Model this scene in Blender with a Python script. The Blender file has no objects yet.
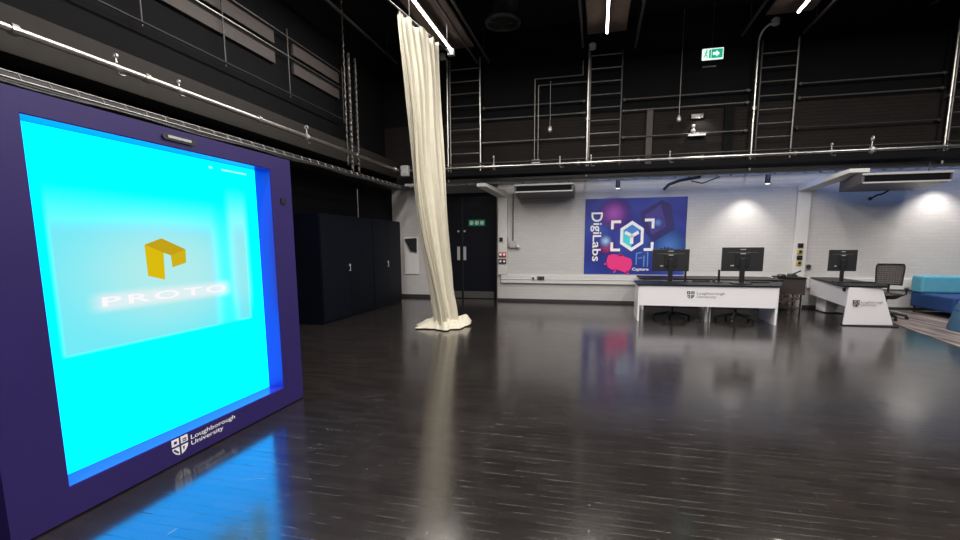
import bpy, math, random
from mathutils import Vector, Matrix
random.seed(7)
PI = math.pi
col = bpy.context.scene.collection
scn = bpy.context.scene

# ------------------------------------------------------------------ materials
def mat(name, c, rough=.5, metal=0., emit=None, es=0., var=0., vscale=8., bump=0., bscale=40., spec=.5, alpha=1.):
    m = bpy.data.materials.new(name); m.use_nodes = True
    nt = m.node_tree; N = nt.nodes; L = nt.links
    b = N['Principled BSDF']
    b.inputs['Base Color'].default_value = (*c, 1)
    b.inputs['Roughness'].default_value = rough
    b.inputs['Metallic'].default_value = metal
    b.inputs['Specular IOR Level'].default_value = spec
    if emit:
        b.inputs['Emission Color'].default_value = (*emit, 1)
        b.inputs['Emission Strength'].default_value = es
    tc = N.new('ShaderNodeTexCoord')
    if var:
        n = N.new('ShaderNodeTexNoise'); n.inputs['Scale'].default_value = vscale; n.inputs['Detail'].default_value = 4
        L.new(tc.outputs['Object'], n.inputs['Vector'])
        mx = N.new('ShaderNodeMix'); mx.data_type = 'RGBA'
        mx.inputs[6].default_value = (*[max(0, v*(1-var)) for v in c], 1)
        mx.inputs[7].default_value = (*[min(1, v*(1+var)) for v in c], 1)
        L.new(n.outputs['Fac'], mx.inputs[0]); L.new(mx.outputs[2], b.inputs['Base Color'])
    if bump:
        n = N.new('ShaderNodeTexNoise'); n.inputs['Scale'].default_value = bscale; n.inputs['Detail'].default_value = 3
        L.new(tc.outputs['Object'], n.inputs['Vector'])
        bp = N.new('ShaderNodeBump'); bp.inputs['Strength'].default_value = bump; bp.inputs['Distance'].default_value = .01
        L.new(n.outputs['Fac'], bp.inputs['Height']); L.new(bp.outputs['Normal'], b.inputs['Normal'])
    return m

def brick_mat(name, c1, c2, mortar, bw, rh, ms, rough, bump, dist, axis='XZ', rvar=0., spec=.5):
    m = mat(name, c1, rough, spec=spec); nt = m.node_tree; N = nt.nodes; L = nt.links; b = N['Principled BSDF']
    tc = N.new('ShaderNodeTexCoord'); sp = N.new('ShaderNodeSeparateXYZ'); cb = N.new('ShaderNodeCombineXYZ')
    L.new(tc.outputs['Object'], sp.inputs[0])
    L.new(sp.outputs[axis[0]], cb.inputs[0]); L.new(sp.outputs[axis[1]], cb.inputs[1])
    br = N.new('ShaderNodeTexBrick'); br.inputs['Scale'].default_value = 1
    br.inputs['Color1'].default_value = (*c1, 1); br.inputs['Color2'].default_value = (*c2, 1); br.inputs['Mortar'].default_value = (*mortar, 1)
    br.inputs['Brick Width'].default_value = bw; br.inputs['Row Height'].default_value = rh
    br.inputs['Mortar Size'].default_value = ms; br.inputs['Mortar Smooth'].default_value = .3; br.inputs['Bias'].default_value = 0
    L.new(cb.outputs[0], br.inputs['Vector'])
    L.new(br.outputs['Color'], b.inputs['Base Color'])
    n = N.new('ShaderNodeTexNoise'); n.inputs['Scale'].default_value = 3; n.inputs['Detail'].default_value = 6
    L.new(tc.outputs['Object'], n.inputs['Vector'])
    sub = N.new('ShaderNodeMath'); sub.operation = 'MULTIPLY_ADD'
    L.new(br.outputs['Fac'], sub.inputs[0]); sub.inputs[1].default_value = -1
    sc = N.new('ShaderNodeMath'); sc.operation = 'MULTIPLY'; sc.inputs[1].default_value = .25
    L.new(n.outputs['Fac'], sc.inputs[0]); L.new(sc.outputs[0], sub.inputs[2])
    bp = N.new('ShaderNodeBump'); bp.inputs['Strength'].default_value = bump; bp.inputs['Distance'].default_value = dist
    L.new(sub.outputs[0], bp.inputs['Height']); L.new(bp.outputs['Normal'], b.inputs['Normal'])
    if rvar:
        mr = N.new('ShaderNodeMapRange'); mr.inputs[3].default_value = rough-rvar; mr.inputs[4].default_value = rough+rvar
        L.new(n.outputs['Fac'], mr.inputs[0]); L.new(mr.outputs[0], b.inputs['Roughness'])
    return m

M = {}
M['white_brick'] = brick_mat('white_painted_brick', (.50,.485,.49), (.475,.46,.465), (.43,.415,.42), .23, .078, .005, .6, .35, .005)
M['dark_brick'] = brick_mat('dark_painted_brick', (.0115,.0088,.0080), (.0085,.0068,.0062), (.005,.004,.004), .23, .078, .006, .75, .5, .006, spec=.2)
M['floor'] = brick_mat('black_wood_block_floor', (.020,.0165,.0155), (.013,.0105,.010), (.006,.005,.005), .34, .072, .0022, .16, .30, .004, 'XY', .05, spec=.5)
M['floor'].node_tree.nodes['Principled BSDF'].inputs['IOR'].default_value = 1.85
def worn_grooves(m):
    nt = m.node_tree; N = nt.nodes; L = nt.links
    br = next(n for n in N if n.type == 'TEX_BRICK'); tc = next(n for n in N if n.type == 'TEX_COORD')
    ma = next(n for n in N if n.type == 'MATH' and n.operation == 'MULTIPLY_ADD')
    mp = N.new('ShaderNodeMapping'); mp.inputs['Scale'].default_value = (2.6, 11, 1)
    n = N.new('ShaderNodeTexNoise'); n.inputs['Scale'].default_value = 1.3; n.inputs['Detail'].default_value = 2
    r = N.new('ShaderNodeMapRange'); r.inputs[1].default_value = .52; r.inputs[2].default_value = .66; r.inputs[3].default_value = .08; r.inputs[4].default_value = 1.6
    mu = N.new('ShaderNodeMath'); mu.operation = 'MULTIPLY'
    L.new(tc.outputs['Object'], mp.inputs[0]); L.new(mp.outputs[0], n.inputs['Vector']); L.new(n.outputs['Fac'], r.inputs[0])
    L.new(br.outputs['Fac'], mu.inputs[0]); L.new(r.outputs[0], mu.inputs[1]); L.new(mu.outputs[0], ma.inputs[0])
worn_grooves(M['floor'])
M['black_wall'] = mat('black_wall', (.0022,.0022,.0032), .8, var=.4, vscale=3, bump=.2, spec=.15)
M['black_ceiling'] = mat('black_ceiling', (.012,.010,.010), .8, var=.3, spec=.2)
M['white_paint'] = mat('white_paint', (.66,.65,.66), .5, var=.04)
M['trunking'] = mat('white_trunking', (.60,.59,.59), .4, var=.03)
M['dark_trim'] = mat('dark_trim', (.03,.028,.028), .5)
M['steel'] = mat('galvanised_steel', (.62,.60,.57), .32, 1., var=.2, vscale=12)
M['dull_steel'] = mat('dull_steel', (.20,.19,.185), .45, .9, var=.3, vscale=10)
M['dark_steel'] = mat('dark_steel', (.06,.06,.065), .45, .7, var=.3)
M['black_metal'] = mat('black_metal', (.015,.015,.017), .4, .2)
M['black_plastic'] = mat('black_plastic', (.012,.012,.014), .45)
M['purple'] = mat('purple_paint', (.018,.008,.105), .5, var=.12, vscale=3)
M['reveal'] = mat('blue_reveal', (.03,.03,.30), .25)
M['white_ink'] = mat('white_ink', (.85,.84,.88), .5)
M['grey_ink'] = mat('grey_ink', (.13,.13,.15), .5)
M['black_ink'] = mat('black_ink', (.01,.01,.012), .5)
M['cabinet'] = mat('dark_navy_laminate', (.0012,.0026,.007), .45, var=.3, vscale=2, spec=.16)
M['door'] = mat('dark_door_paint', (.004,.005,.010), .4, var=.2, spec=.3)
M['cloth'] = mat('cream_muslin', (.56,.525,.43), .85, var=.08, vscale=5, bump=.15, bscale=60)
M['desk_white'] = mat('white_laminate', (.74,.72,.76), .35, var=.02)
M['desk_black'] = mat('black_desk_top', (.007,.007,.009), .45, spec=.25)
M['brown_lam'] = mat('dark_brown_laminate', (.030,.020,.019), .5, var=.2)
M['mesh_grey'] = mat('grey_mesh_fabric', (.10,.09,.09), .8, bump=.6, bscale=400)
M['teal_fabric'] = mat('turquoise_fabric', (.085,.33,.47), .85, var=.1, bump=.3, bscale=200)
M['blue_fabric'] = mat('royal_blue_fabric', (.004,.042,.17), .85, var=.1, bump=.3, bscale=200)
M['slate_fabric'] = mat('slate_blue_fabric', (.035,.10,.19), .85, var=.1, bump=.3, bscale=200)
M['green_sign'] = mat('green_sign', (0,.30,.16), .5, emit=(0,.62,.36), es=.55)
M['green_sign_dim'] = mat('green_sign_dim', (.01,.20,.10), .5, emit=(0,.5,.25), es=.05)
M['sign_white'] = mat('sign_white', (.8,.85,.82), .5, emit=(.8,1,.92), es=.9)
M['sign_white_dim'] = mat('sign_white_dim', (.8,.85,.82), .5)
M['tube'] = mat('light_tube', (1,1,1), .5, emit=(1,.93,.80), es=14)
M['brown_matt'] = mat('matt_brown', (.10,.075,.065), .8, var=.2, spec=.1)
M['lens'] = mat('lamp_lens', (1,1,1), .5, emit=(1,.95,.88), es=3)
M['silver'] = mat('silver_plastic', (.55,.55,.57), .4, .5)
M['red'] = mat('red_plastic', (.5,.01,.01), .4)
M['yellow'] = mat('yellow_plastic', (.45,.36,.08), .4)
M['panel_grey'] = mat('gantry_panel', (.060,.050,.048), .7, var=.15)
M['beam_brown'] = mat('brown_black_beam', (.018,.015,.013), .7, var=.3, spec=.25)
M['ac_body'] = mat('air_unit_grey', (.085,.08,.09), .45, var=.1)
M['ac_pale'] = mat('air_unit_pale', (.40,.39,.40), .4)

# carpet : soft streaks running away from the viewer
def carpet():
    m = mat('striped_carpet', (.2,.17,.17), .95); nt = m.node_tree; N = nt.nodes; L = nt.links
    tc = N.new('ShaderNodeTexCoord'); mp = N.new('ShaderNodeMapping'); mp.inputs['Scale'].default_value = (7, .55, 1)
    n = N.new('ShaderNodeTexNoise'); n.inputs['Scale'].default_value = 1.4; n.inputs['Detail'].default_value = 5
    r = N.new('ShaderNodeValToRGB'); r.color_ramp.elements[0].position = .35; r.color_ramp.elements[0].color = (.05,.04,.042,1)
    r.color_ramp.elements[1].position = .65; r.color_ramp.elements[1].color = (.26,.22,.215,1)
    L.new(tc.outputs['Object'], mp.inputs[0]); L.new(mp.outputs[0], n.inputs['Vector']); L.new(n.outputs['Fac'], r.inputs[0])
    L.new(r.outputs[0], N['Principled BSDF'].inputs['Base Color'])
    return m
M['carpet'] = carpet()

def grad_panel(name, fn_ramp, emit=False):
    """radial-noise blue to violet panel"""
    m = mat(name, (0,0,.3), .45); nt = m.node_tree; N = nt.nodes; L = nt.links
    tc = N.new('ShaderNodeTexCoord'); n = N.new('ShaderNodeTexNoise'); n.inputs['Scale'].default_value = 1.1; n.inputs['Detail'].default_value = 1
    r = N.new('ShaderNodeValToRGB')
    els = r.color_ramp.elements
    els[0].position, els[0].color = fn_ramp[0][0], (*fn_ramp[0][1], 1)
    els[1].position, els[1].color = fn_ramp[-1][0], (*fn_ramp[-1][1], 1)
    for p, c in fn_ramp[1:-1]:
        e = els.new(p); e.color = (*c, 1)
    L.new(tc.outputs['Object'], n.inputs['Vector']); L.new(n.outputs['Fac'], r.inputs[0]); L.new(r.outputs[0], N['Principled BSDF'].inputs['Base Color'])
    return m
M['poster'] = grad_panel('poster_blue', [(.3,(.010,.014,.20)), (.5,(.018,.035,.30)), (.7,(.035,.09,.36))])

# the lit display: cyan ground, a paler rectangular slab with soft top, glow round the emblem
def screen_mat():
    m = bpy.data.materials.new('hologram_display'); m.use_nodes = True
    nt = m.node_tree; N = nt.nodes; L = nt.links; N.clear()
    out = N.new('ShaderNodeOutputMaterial'); em = N.new('ShaderNodeEmission')
    tc = N.new('ShaderNodeTexCoord'); sp = N.new('ShaderNodeSeparateXYZ'); L.new(tc.outputs['Object'], sp.inputs[0])
    Y, Z = sp.outputs[1], sp.outputs[2]
    def mr(src, a, b, c=0., d=1.):
        n = N.new('ShaderNodeMapRange'); n.interpolation_type = 'SMOOTHSTEP'
        n.inputs[1].default_value = a; n.inputs[2].default_value = b; n.inputs[3].default_value = c; n.inputs[4].default_value = d
        L.new(src, n.inputs[0]); return n.outputs[0]
    def op(o, a, b):
        n = N.new('ShaderNodeMath'); n.operation = o
        for i, v in enumerate((a, b)):
            if isinstance(v, (int, float)): n.inputs[i].default_value = v
            else: L.new(v, n.inputs[i])
        return n.outputs[0]
    def mul(*a):
        r = a[0]
        for v in a[1:]: r = op('MULTIPLY', r, v)
        return r
    def mix(f, a, b):
        n = N.new('ShaderNodeMix'); n.data_type = 'RGBA'; L.new(f, n.inputs[0])
        for s, v in ((6, a), (7, b)):
            if isinstance(v, tuple): n.inputs[s].default_value = (*v, 1)
            else: L.new(v, n.inputs[s])
        return n.outputs[2]
    # object space: y, z are the world's
    slab = mul(mr(Y, 2.02, 2.06), mr(Y, 3.62, 3.58), mr(Z, .885, .91), mr(Z, 1.92, 1.62))
    dip = op('SUBTRACT', 1., mul(mr(Y, 3.18, 3.33), mr(Y, 3.50, 3.36), .75))
    slab = mul(slab, dip)
    dy = op('SUBTRACT', Y, 2.80); dz = op('SUBTRACT', Z, 1.35)
    d = op('SQRT', op('ADD', mul(dy, dy, 1.1), mul(dz, dz, 3.2)), 0)
    glow = mr(d, 1.0, .1)
    # base colour, blue at the rim, cyan inside
    rim = op('MAXIMUM', op('MAXIMUM', mr(Z, .30, .17), mr(Z, 2.17, 2.25)), mr(Y, 2.02, 1.86))
    c = mix(mul(rim, .55), (0., 1.7, 5.0), (0., .70, 6.0))
    c = mix(mul(slab, .97), c, (.18, .80, .80))
    c = mix(mul(slab, glow, .8), c, (.52, .84, .82))
    side = mul(mr(Y, 3.36, 3.46), mr(Y, 3.66, 3.58), mr(Z, .92, 1.2), mr(Z, 2.05, 1.7))
    c = mix(mul(side, .5), c, (.40, .86, .86))
    tb = mul(mr(Y, 2.18, 2.34), mr(Y, 3.42, 3.28), mr(Z, 1.11, 1.17), mr(Z, 1.28, 1.21))
    c = mix(mul(tb, .75), c, (.86, .90, .92))
    L.new(c, em.inputs[0]); em.inputs[1].default_value = 1.
    L.new(em.outputs[0], out.inputs[0]); return m
M['screen'] = screen_mat()
def emi(name, c, s=1.):
    m = bpy.data.materials.new(name); m.use_nodes = True; nt = m.node_tree; N = nt.nodes; N.clear()
    o = N.new('ShaderNodeOutputMaterial'); e = N.new('ShaderNodeEmission'); e.inputs[0].default_value = (*c, 1); e.inputs[1].default_value = s
    nt.links.new(e.outputs[0], o.inputs[0]); return m
M['gold_a'] = emi('gold_face', (.70,.50,.005)); M['gold_b'] = emi('gold_top', (.55,.36,.01)); M['gold_c'] = emi('gold_front', (.62,.44,.01))
M['glow_white'] = emi('glow_white', (.98,.94,.98)); M['pale_cyan'] = emi('pale_cyan', (.45,1.05,1.3))

# ------------------------------------------------------------------ mesh builder
class MB:
    def __init__(s): s.v = []; s.f = []
    def add(s, vs, fs):
        o = len(s.v); s.v += [tuple(v) for v in vs]; s.f += [tuple(i+o for i in f) for f in fs]; return s
    def box(s, x0, x1, y0, y1, z0, z1):
        if x0 > x1: x0, x1 = x1, x0
        if y0 > y1: y0, y1 = y1, y0
        if z0 > z1: z0, z1 = z1, z0
        return s.hexa([(x0,y0,z0),(x1,y0,z0),(x1,y1,z0),(x0,y1,z0),(x0,y0,z1),(x1,y0,z1),(x1,y1,z1),(x0,y1,z1)])
    def hexa(s, p):
        return s.add(p, [(0,3,2,1),(4,5,6,7),(0,1,5,4),(1,2,6,5),(2,3,7,6),(3,0,4,7)])
    def tube(s, p0, p1, r, n=10, r1=None):
        p0, p1 = Vector(p0), Vector(p1); r1 = r if r1 is None else r1
        d = (p1-p0).normalized(); a = d.orthogonal().normalized(); b = d.cross(a)
        vs = []
        for p, rr in ((p0, r), (p1, r1)):
            for i in range(n):
                t = 2*PI*i/n; vs.append(p + rr*(math.cos(t)*a + math.sin(t)*b))
        fs = [(i, (i+1) % n, n+(i+1) % n, n+i) for i in range(n)]
        fs += [tuple(range(n-1, -1, -1)), tuple(range(n, 2*n))]
        return s.add(vs, fs)
    def path(s, pts, r, n=8):
        for a, b in zip(pts, pts[1:]): s.tube(a, b, r, n)
        for p in pts[1:-1]: s.ball(p, r*1.02, 8, 5)
        return s
    def ball(s, c, r, n=12, m=8, sc=(1,1,1)):
        vs = []; fs = []
        for j in range(m+1):
            ph = PI*j/m
            for i in range(n):
                t = 2*PI*i/n
                vs.append((c[0]+sc[0]*r*math.sin(ph)*math.cos(t), c[1]+sc[1]*r*math.sin(ph)*math.sin(t), c[2]+sc[2]*r*math.cos(ph)))
        for j in range(m):
            for i in range(n): fs.append((j*n+i, (j+1)*n+i, (j+1)*n+(i+1) % n, j*n+(i+1) % n))
        return s.add(vs, fs)
    def lathe(s, c, prof, n=24, shift=None):
        """prof: (radius, z); shift(z) -> (dx, dy)"""
        vs = []; fs = []; k = len(prof)
        for r, z in prof:
            sx, sy = shift(z) if shift else (0, 0)
            for i in range(n):
                t = 2*PI*i/n; vs.append((c[0]+sx+r*math.cos(t), c[1]+sy+r*math.sin(t), c[2]+z))
        for j in range(k-1):
            for i in range(n): fs.append((j*n+i, j*n+(i+1) % n, (j+1)*n+(i+1) % n, (j+1)*n+i))
        fs += [tuple(range(n-1, -1, -1)), tuple(range((k-1)*n, k*n))]
        return s.add(vs, fs)
    def prism(s, poly, ext):
        ext = Vector(ext); n = len(poly); P = [Vector(p) for p in poly]
        return s.add([*P, *[p+ext for p in P]], [tuple(range(n-1, -1, -1)), tuple(range(n, 2*n))] + [(i, (i+1) % n, n+(i+1) % n, n+i) for i in range(n)])
    def ring(s, c, u, v, r0, r1, ext, n=32, a0=0, a1=2*PI):
        """annulus (or arc) in the plane u, v, extruded"""
        c, u, v, ext = map(Vector, (c, u, v, ext)); full = abs(a1-a0-2*PI) < 1e-6
        k = n if full else n+1
        vs = []
        for i in range(k):
            t = a0+(a1-a0)*i/n; d = math.cos(t)*u+math.sin(t)*v
            vs += [c+r0*d, c+r1*d, c+r1*d+ext, c+r0*d+ext]
        fs = []
        for i in range(n):
            a = 4*i; b = 4*((i+1) % k)
            for q in range(4): fs.append((a+q, a+(q+1) % 4, b+(q+1) % 4, b+q))
        if not full: fs += [(0,3,2,1), (4*n, 4*n+1, 4*n+2, 4*n+3)]
        return s.add(vs, fs)
    def build(s, name, m, parent=None, smooth=False, bevel=0.):
        off = Vector(parent_world(parent)) if parent else Vector((0,0,0))
        me = bpy.data.meshes.new(name); me.from_pydata([tuple(Vector(v)-off) for v in s.v], [], s.f); me.validate(); me.update()
        import bmesh
        bm = bmesh.new(); bm.from_mesh(me); bmesh.ops.recalc_face_normals(bm, faces=bm.faces); bm.to_mesh(me); bm.free()
        me.materials.append(m)
        if smooth:
            for p in me.polygons: p.use_smooth = True
            me.set_sharp_from_angle(angle=math.radians(40))
        o = bpy.data.objects.new(name, me); col.objects.link(o)
        if parent: o.parent = parent
        if bevel:
            md = o.modifiers.new('bevel', 'BEVEL'); md.width = bevel; md.segments = 2; md.limit_method = 'ANGLE'
        return o
def parent_world(p):
    v = Vector((0,0,0))
    while p is not None: v += p.location; p = p.parent
    return v
def tag(o, label=None, cat=None, group=None, kind=None):
    if label: o['label'] = label
    if cat: o['category'] = cat
    if group: o['group'] = group
    if kind: o['kind'] = kind
    return o
def thing(name, loc, label, cat, group=None):
    o = bpy.data.objects.new(name, None); o.location = loc; o.empty_display_size = .1; col.objects.link(o)
    return tag(o, label, cat, group)
def struct(name, mb, m, label=None, cat=None, parent=None, **k):
    o = mb.build(name, m, parent, **k)
    if parent is None: tag(o, label, cat, kind='structure')
    return o
def copy_tree(o, parent=None):
    c = o.copy(); col.objects.link(c)
    if parent is not None: c.parent = parent
    for ch in list(o.children): copy_tree(ch, c)
    return c
def text(name, body, m, o, right, up, w, h, parent, bold=0., thick=.002, centre=False, space=1.0):
    """lettering fitted into w x h; o = lower-left corner"""
    cu = bpy.data.curves.new(name, 'FONT'); cu.body = body; cu.offset = bold; cu.extrude = 0; cu.resolution_u = 3; cu.space_character = space; cu.space_line = .95
    t = bpy.data.objects.new(name, cu); col.objects.link(t)
    dg = bpy.context.evaluated_depsgraph_get(); dg.update()
    me = bpy.data.meshes.new_from_object(t.evaluated_get(dg)); bpy.data.objects.remove(t)
    xs = [v.co.x for v in me.vertices]; ys = [v.co.y for v in me.vertices]
    x0, x1, y0, y1 = min(xs), max(xs), min(ys), max(ys)
    right, up, o = Vector(right), Vector(up), Vector(o); off = parent_world(parent)
    n = right.cross(up)
    for v in me.vertices:
        v.co = o + right*((v.co.x-x0)/(x1-x0)*w) + up*((v.co.y-y0)/(y1-y0)*h) + n*thick - off
    me.name = name; me.materials.clear(); me.materials.append(m); me.update()
    ob = bpy.data.objects.new(name, me); col.objects.link(ob); ob.parent = parent
    return ob

def shield(o, right, up, w, h, m, m2, parent, t=.002):
    """quartered shield: four fields with a cross gap, small charges"""
    right, up, o = Vector(right), Vector(up), Vector(o); n = right.cross(up)*t
    P = lambda u, v: o+right*(u*w)+up*(v*h)
    mb = MB()
    mb.prism([P(0,1),P(.44,1),P(.44,.62),P(0,.62)], n); mb.prism([P(.56,1),P(1,1),P(1,.62),P(.56,.62)], n)
    mb.prism([P(0,.5),P(.44,.5),P(.44,.02),P(.2,.14),P(.05,.32)], n); mb.prism([P(.56,.5),P(1,.5),P(.95,.32),P(.8,.14),P(.56,.02)], n)
    s = mb.build('shield_emblem', m, parent)
    for pts in ([P(.14,.88),P(.30,.88),P(.30,.74),P(.14,.74)], [P(.66,.86),P(.90,.86),P(.90,.80),P(.66,.80)], [P(.66,.74),P(.90,.74),P(.90,.69),P(.66,.69)],
                [P(.06,.40),P(.14,.46),P(.38,.22),P(.34,.14)], [P(.64,.42),P(.76,.42),P(.70,.20)]):
        MB().prism(pts, n*2).build('shield_charge', m2, s)
    return s

# ------------------------------------------------------------------ room shell
WB, WU = 12.55, 12.90
struct('floor', MB().box(-6.2, 11, -4.4, 13.3, -.12, 0), M['floor'], 'black glossy wood block floor', 'floor')
struct('ceiling', MB().box(-6.2, 11, -4.4, 13.3, 6.9, 7.05), M['black_ceiling'], 'black painted high ceiling', 'ceiling')
struct('wall_left', MB().box(-6.1, -5.8, -4.2, 13.2, 0, 6.9), M['black_wall'], 'black left wall behind the gantry', 'wall')
struct('wall_right', MB().box(10.6, 10.9, -4.2, 13.2, 0, 6.9), M['black_wall'], 'black right wall', 'wall')
struct('wall_front', MB().box(-6.1, 10.9, -4.3, -4.0, 0, 6.9), M['black_wall'], 'black wall behind the viewer', 'wall')
struct('wall_back', MB().box(-2.6, 10.6, WB, 13.2, 0, 3.2), M['white_brick'], 'white painted brick back wall', 'wall')
struct('wall_back_upper', MB().box(-5.8, 10.6, WB, 13.2, 3.2, 4.72), M['dark_brick'], 'dark brown brick band above the white wall', 'wall')
struct('wall_back_top', MB().box(-5.8, 10.6, WB+.02, 13.2, 4.72, 6.9), M['black_wall'], 'black top of the back wall', 'wall')
ww = MB(); ww.box(-5.8, -4.16, WU, 13.2, 0, 3.2); ww.box(-2.70, -2.6, WU, 13.2, 0, 3.2); ww.box(-4.16, -2.70, WU, 13.2, 2.94, 3.2)
struct('wall_alcove', ww, M['white_brick'], 'white brick wall around the black double door', 'wall')
struct('baseboard_back', MB().box(-2.6, 10.6, WB-.02, WB, 0, .07), M['dark_trim'], 'dark skirting along the white back wall', 'baseboard')
struct('baseboard_alcove', MB().box(-5.8, -4.2, WU-.02, WU, 0, .09), M['dark_trim'], 'dark skirting left of the double door', 'baseboard')
# trunking on the wall
tr = MB().box(-2.5, 4.4, WB-.07, WB, .50, .72).box(-2.5, 4.4, WB-.085, WB, .60, .615)
struct('trim_1', tr, M['trunking'], 'white dado trunking along the back wall under the poster', 'trunking', bevel=.006)
struct('trim_2', MB().box(-2.58, -2.33, WB-.08, WB, .72, 2.85), M['trunking'], 'white vertical trunking beside the double door', 'trunking', bevel=.006)
struct('trim_3', MB().box(4.45, 4.72, WB-.08, WB, .0, 2.80), M['trunking'], 'white vertical trunking right of the two monitors', 'trunking', bevel=.006)
struct('trim_4', MB().box(4.8, 10.6, WB-.07, WB, .48, .72), M['trunking'], 'white dado trunking behind the blue sofa', 'trunking', bevel=.006)

# double door
d = MB().box(-4.16, -4.10, WU-.03, WU+.06, 0, 2.94).box(-2.76, -2.70, WU-.03, WU+.06, 0, 2.94).box(-4.16, -2.70, WU-.03, WU+.06, 2.88, 2.94)
dr = struct('door_1', d, M['door'], 'tall black double door with steel kick plates', 'door')
for x0, x1, hx in ((-4.10, -3.705, -3.80), (-3.695, -2.76, -3.62)):
    lf = MB().box(x0, x1, WU, WU+.05, .01, 2.88).build('door_leaf', M['door'], dr)
    MB().box(x0+.02, x1-.02, WU-.006, WU, .02, .21).build('kick_plate', M['dull_steel'], lf)
    MB().box(hx-.04, hx+.04, WU-.03, WU, 1.09, 1.47).build('push_plate', M['silver'], lf, bevel=.005)
    MB().tube((hx, WU, 1.90), (hx, WU-.02, 1.90), .03, 16).build('viewer', M['silver'], lf)
MB().box(-3.70, -3.66, WU-.012, WU, .01, 2.88).build('astragal', M['black_metal'], dr)
ds = thing('fire_door_sign', (-3.25, WU-.004, 2.04), 'small green fire sign with pictograms on the black double door', 'sign')
MB().box(-3.50, -3.03, WU-.012, WU-.001, 2.04, 2.21).build('sign_panel', M['green_sign_dim'], ds)
for i, x in enumerate((-3.47, -3.32, -3.17)):
    MB().ring((x+.055, WU-.012, 2.125), (1,0,0), (0,0,1), .03, .052, (0,-.003,0), 16).build('pictogram', M['sign_white_dim'], ds)
    MB().box(x+.045, x+.065, WU-.016, WU-.012, 2.10, 2.15).build('pictogram_bar', M['sign_white_dim'], ds)

# wall hatch in the alcove
h = thing('wall_hatch', (-5.25, WU, .5), 'white recessed wall panel with a dark slanted patch standing for shade, left of curtain', 'hatch')
MB().box(-5.45, -5.02, WU-.03, WU-.001, .68, 1.75).build('panel', M['white_paint'], h, bevel=.005)
MB().prism([(-5.40, WU-.032, 1.70), (-5.05, WU-.032, 1.72), (-5.05, WU-.032, 1.32), (-5.24, WU-.032, 1.36)], (0,-.05,0)).build('shadow_panel', M['dark_steel'], h)  # dark slanted panel stands in for the shade on the hatch

# small wall devices by the door
def device(name, x, z, w, hh, label, cat, parts, y=WB-.08, group=None):
    t = thing(name, (x, y, z), label, cat, group)
    MB().box(x-w/2, x+w/2, y-.035, y-.001, z-hh/2, z+hh/2).build('backplate', parts[0], t, bevel=.004)
    for (dx, dz, r, m) in parts[1:]:
        MB().tube((x+dx, y-.035, z+dz), (x+dx, y-.055, z+dz), r, 14).build('button', m, t)
    return t
device('door_sensor', -2.49, 1.66, .09, .10, 'small black sensor on the white trunking above the red call point', 'sensor', [M['black_plastic'], (0, 0, .03, M['black_metal'])])
device('fire_call_point', -2.45, 1.26, .20, .12, 'red fire alarm call point with two fields beside the double door', 'fire alarm', [M['red'], (-.05, 0, .035, M['white_ink']), (.05, 0, .035, M['white_ink'])])
device('door_release', -2.45, 1.08, .20, .12, 'black and white door release box just under the red call point', 'switch', [M['black_plastic'], (-.05, 0, .03, M['white_ink']), (.05, 0, .03, M['white_ink'])])
for i, (z, m, lab) in enumerate(((1.47, 'black_plastic', 'topmost black socket of the stack on the right trunking'), (1.33, 'yellow', 'upper yellow faced socket on the right trunking'), (1.19, 'black_plastic', 'black socket between two yellow ones on the right trunking'), (1.07, 'yellow', 'lowest yellow faced socket on the right trunking'))):
    device('wall_socket', 4.58, z, .11, .10, lab, 'socket', [M[m], (0, 0, .03, M['black_metal'])], group='sockets on the right trunking')
device('data_socket', -1.62, .64, .10, .08, 'white data socket on the dado trunking, left of a black one', 'socket', [M['desk_white'], (0,0,.03,M['dark_steel'])], y=WB-.07)
device('power_socket', -1.42, .64, .18, .09, 'black double power socket on the dado trunking', 'socket', [M['black_plastic'], (-.045,0,.025,M['dull_steel']), (.045,0,.025,M['dull_steel'])], y=WB-.07)
device('round_outlet', 4.80, .98, .13, .13, 'pale square outlet at the foot of the socket stack', 'socket', [M['ac_pale'], (0,0,.05,M['dark_steel'])], y=WB)

cd = thing('wall_conduit', (-2.18, WB-.03, 1.55), 'vertical steel conduit with a tap box, left of the air unit', 'conduit')
MB().tube((-2.18, WB-.04, 1.6), (-2.18, WB-.04, 2.85), .016).build('pipe', M['dull_steel'], cd, smooth=True)
MB().box(-2.26, -2.10, WB-.08, WB-.002, 1.44, 1.62).build('junction_box', M['ac_pale'], cd, bevel=.01)
MB().path([(-2.33, WB-.05, 1.72), (-2.33, WB-.05, 1.5), (-2.24, WB-.05, 1.42)], .014).build('tap', M['dull_steel'], cd)
MB().ball((-2.04, WB-.06, 1.46), .05).build('valve', M['silver'], cd, smooth=True)

# white roller-box beams from the wall towards the room
for lab, p in (('white boxed beam running from the wall above the double door trunking',
        [(-2.95,11.65,2.96),(-2.72,11.65,2.96),(-2.34,WB-.08,2.76),(-2.60,WB-.08,2.76),(-2.95,11.65,3.04),(-2.72,11.65,3.04),(-2.34,WB-.08,2.90),(-2.60,WB-.08,2.90)]),
       ('white boxed beam sloping from the right trunking towards the large air unit',
        [(4.98,11.45,2.95),(5.34,11.45,2.95),(4.72,WB-.08,2.70),(4.44,WB-.08,2.70),(4.98,11.45,3.03),(5.34,11.45,3.03),(4.72,WB-.08,2.84),(4.44,WB-.08,2.84)])):
    tag(MB().hexa(p).build('trunking_beam', M['trunking'], bevel=.005), lab, 'trunking')

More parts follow.
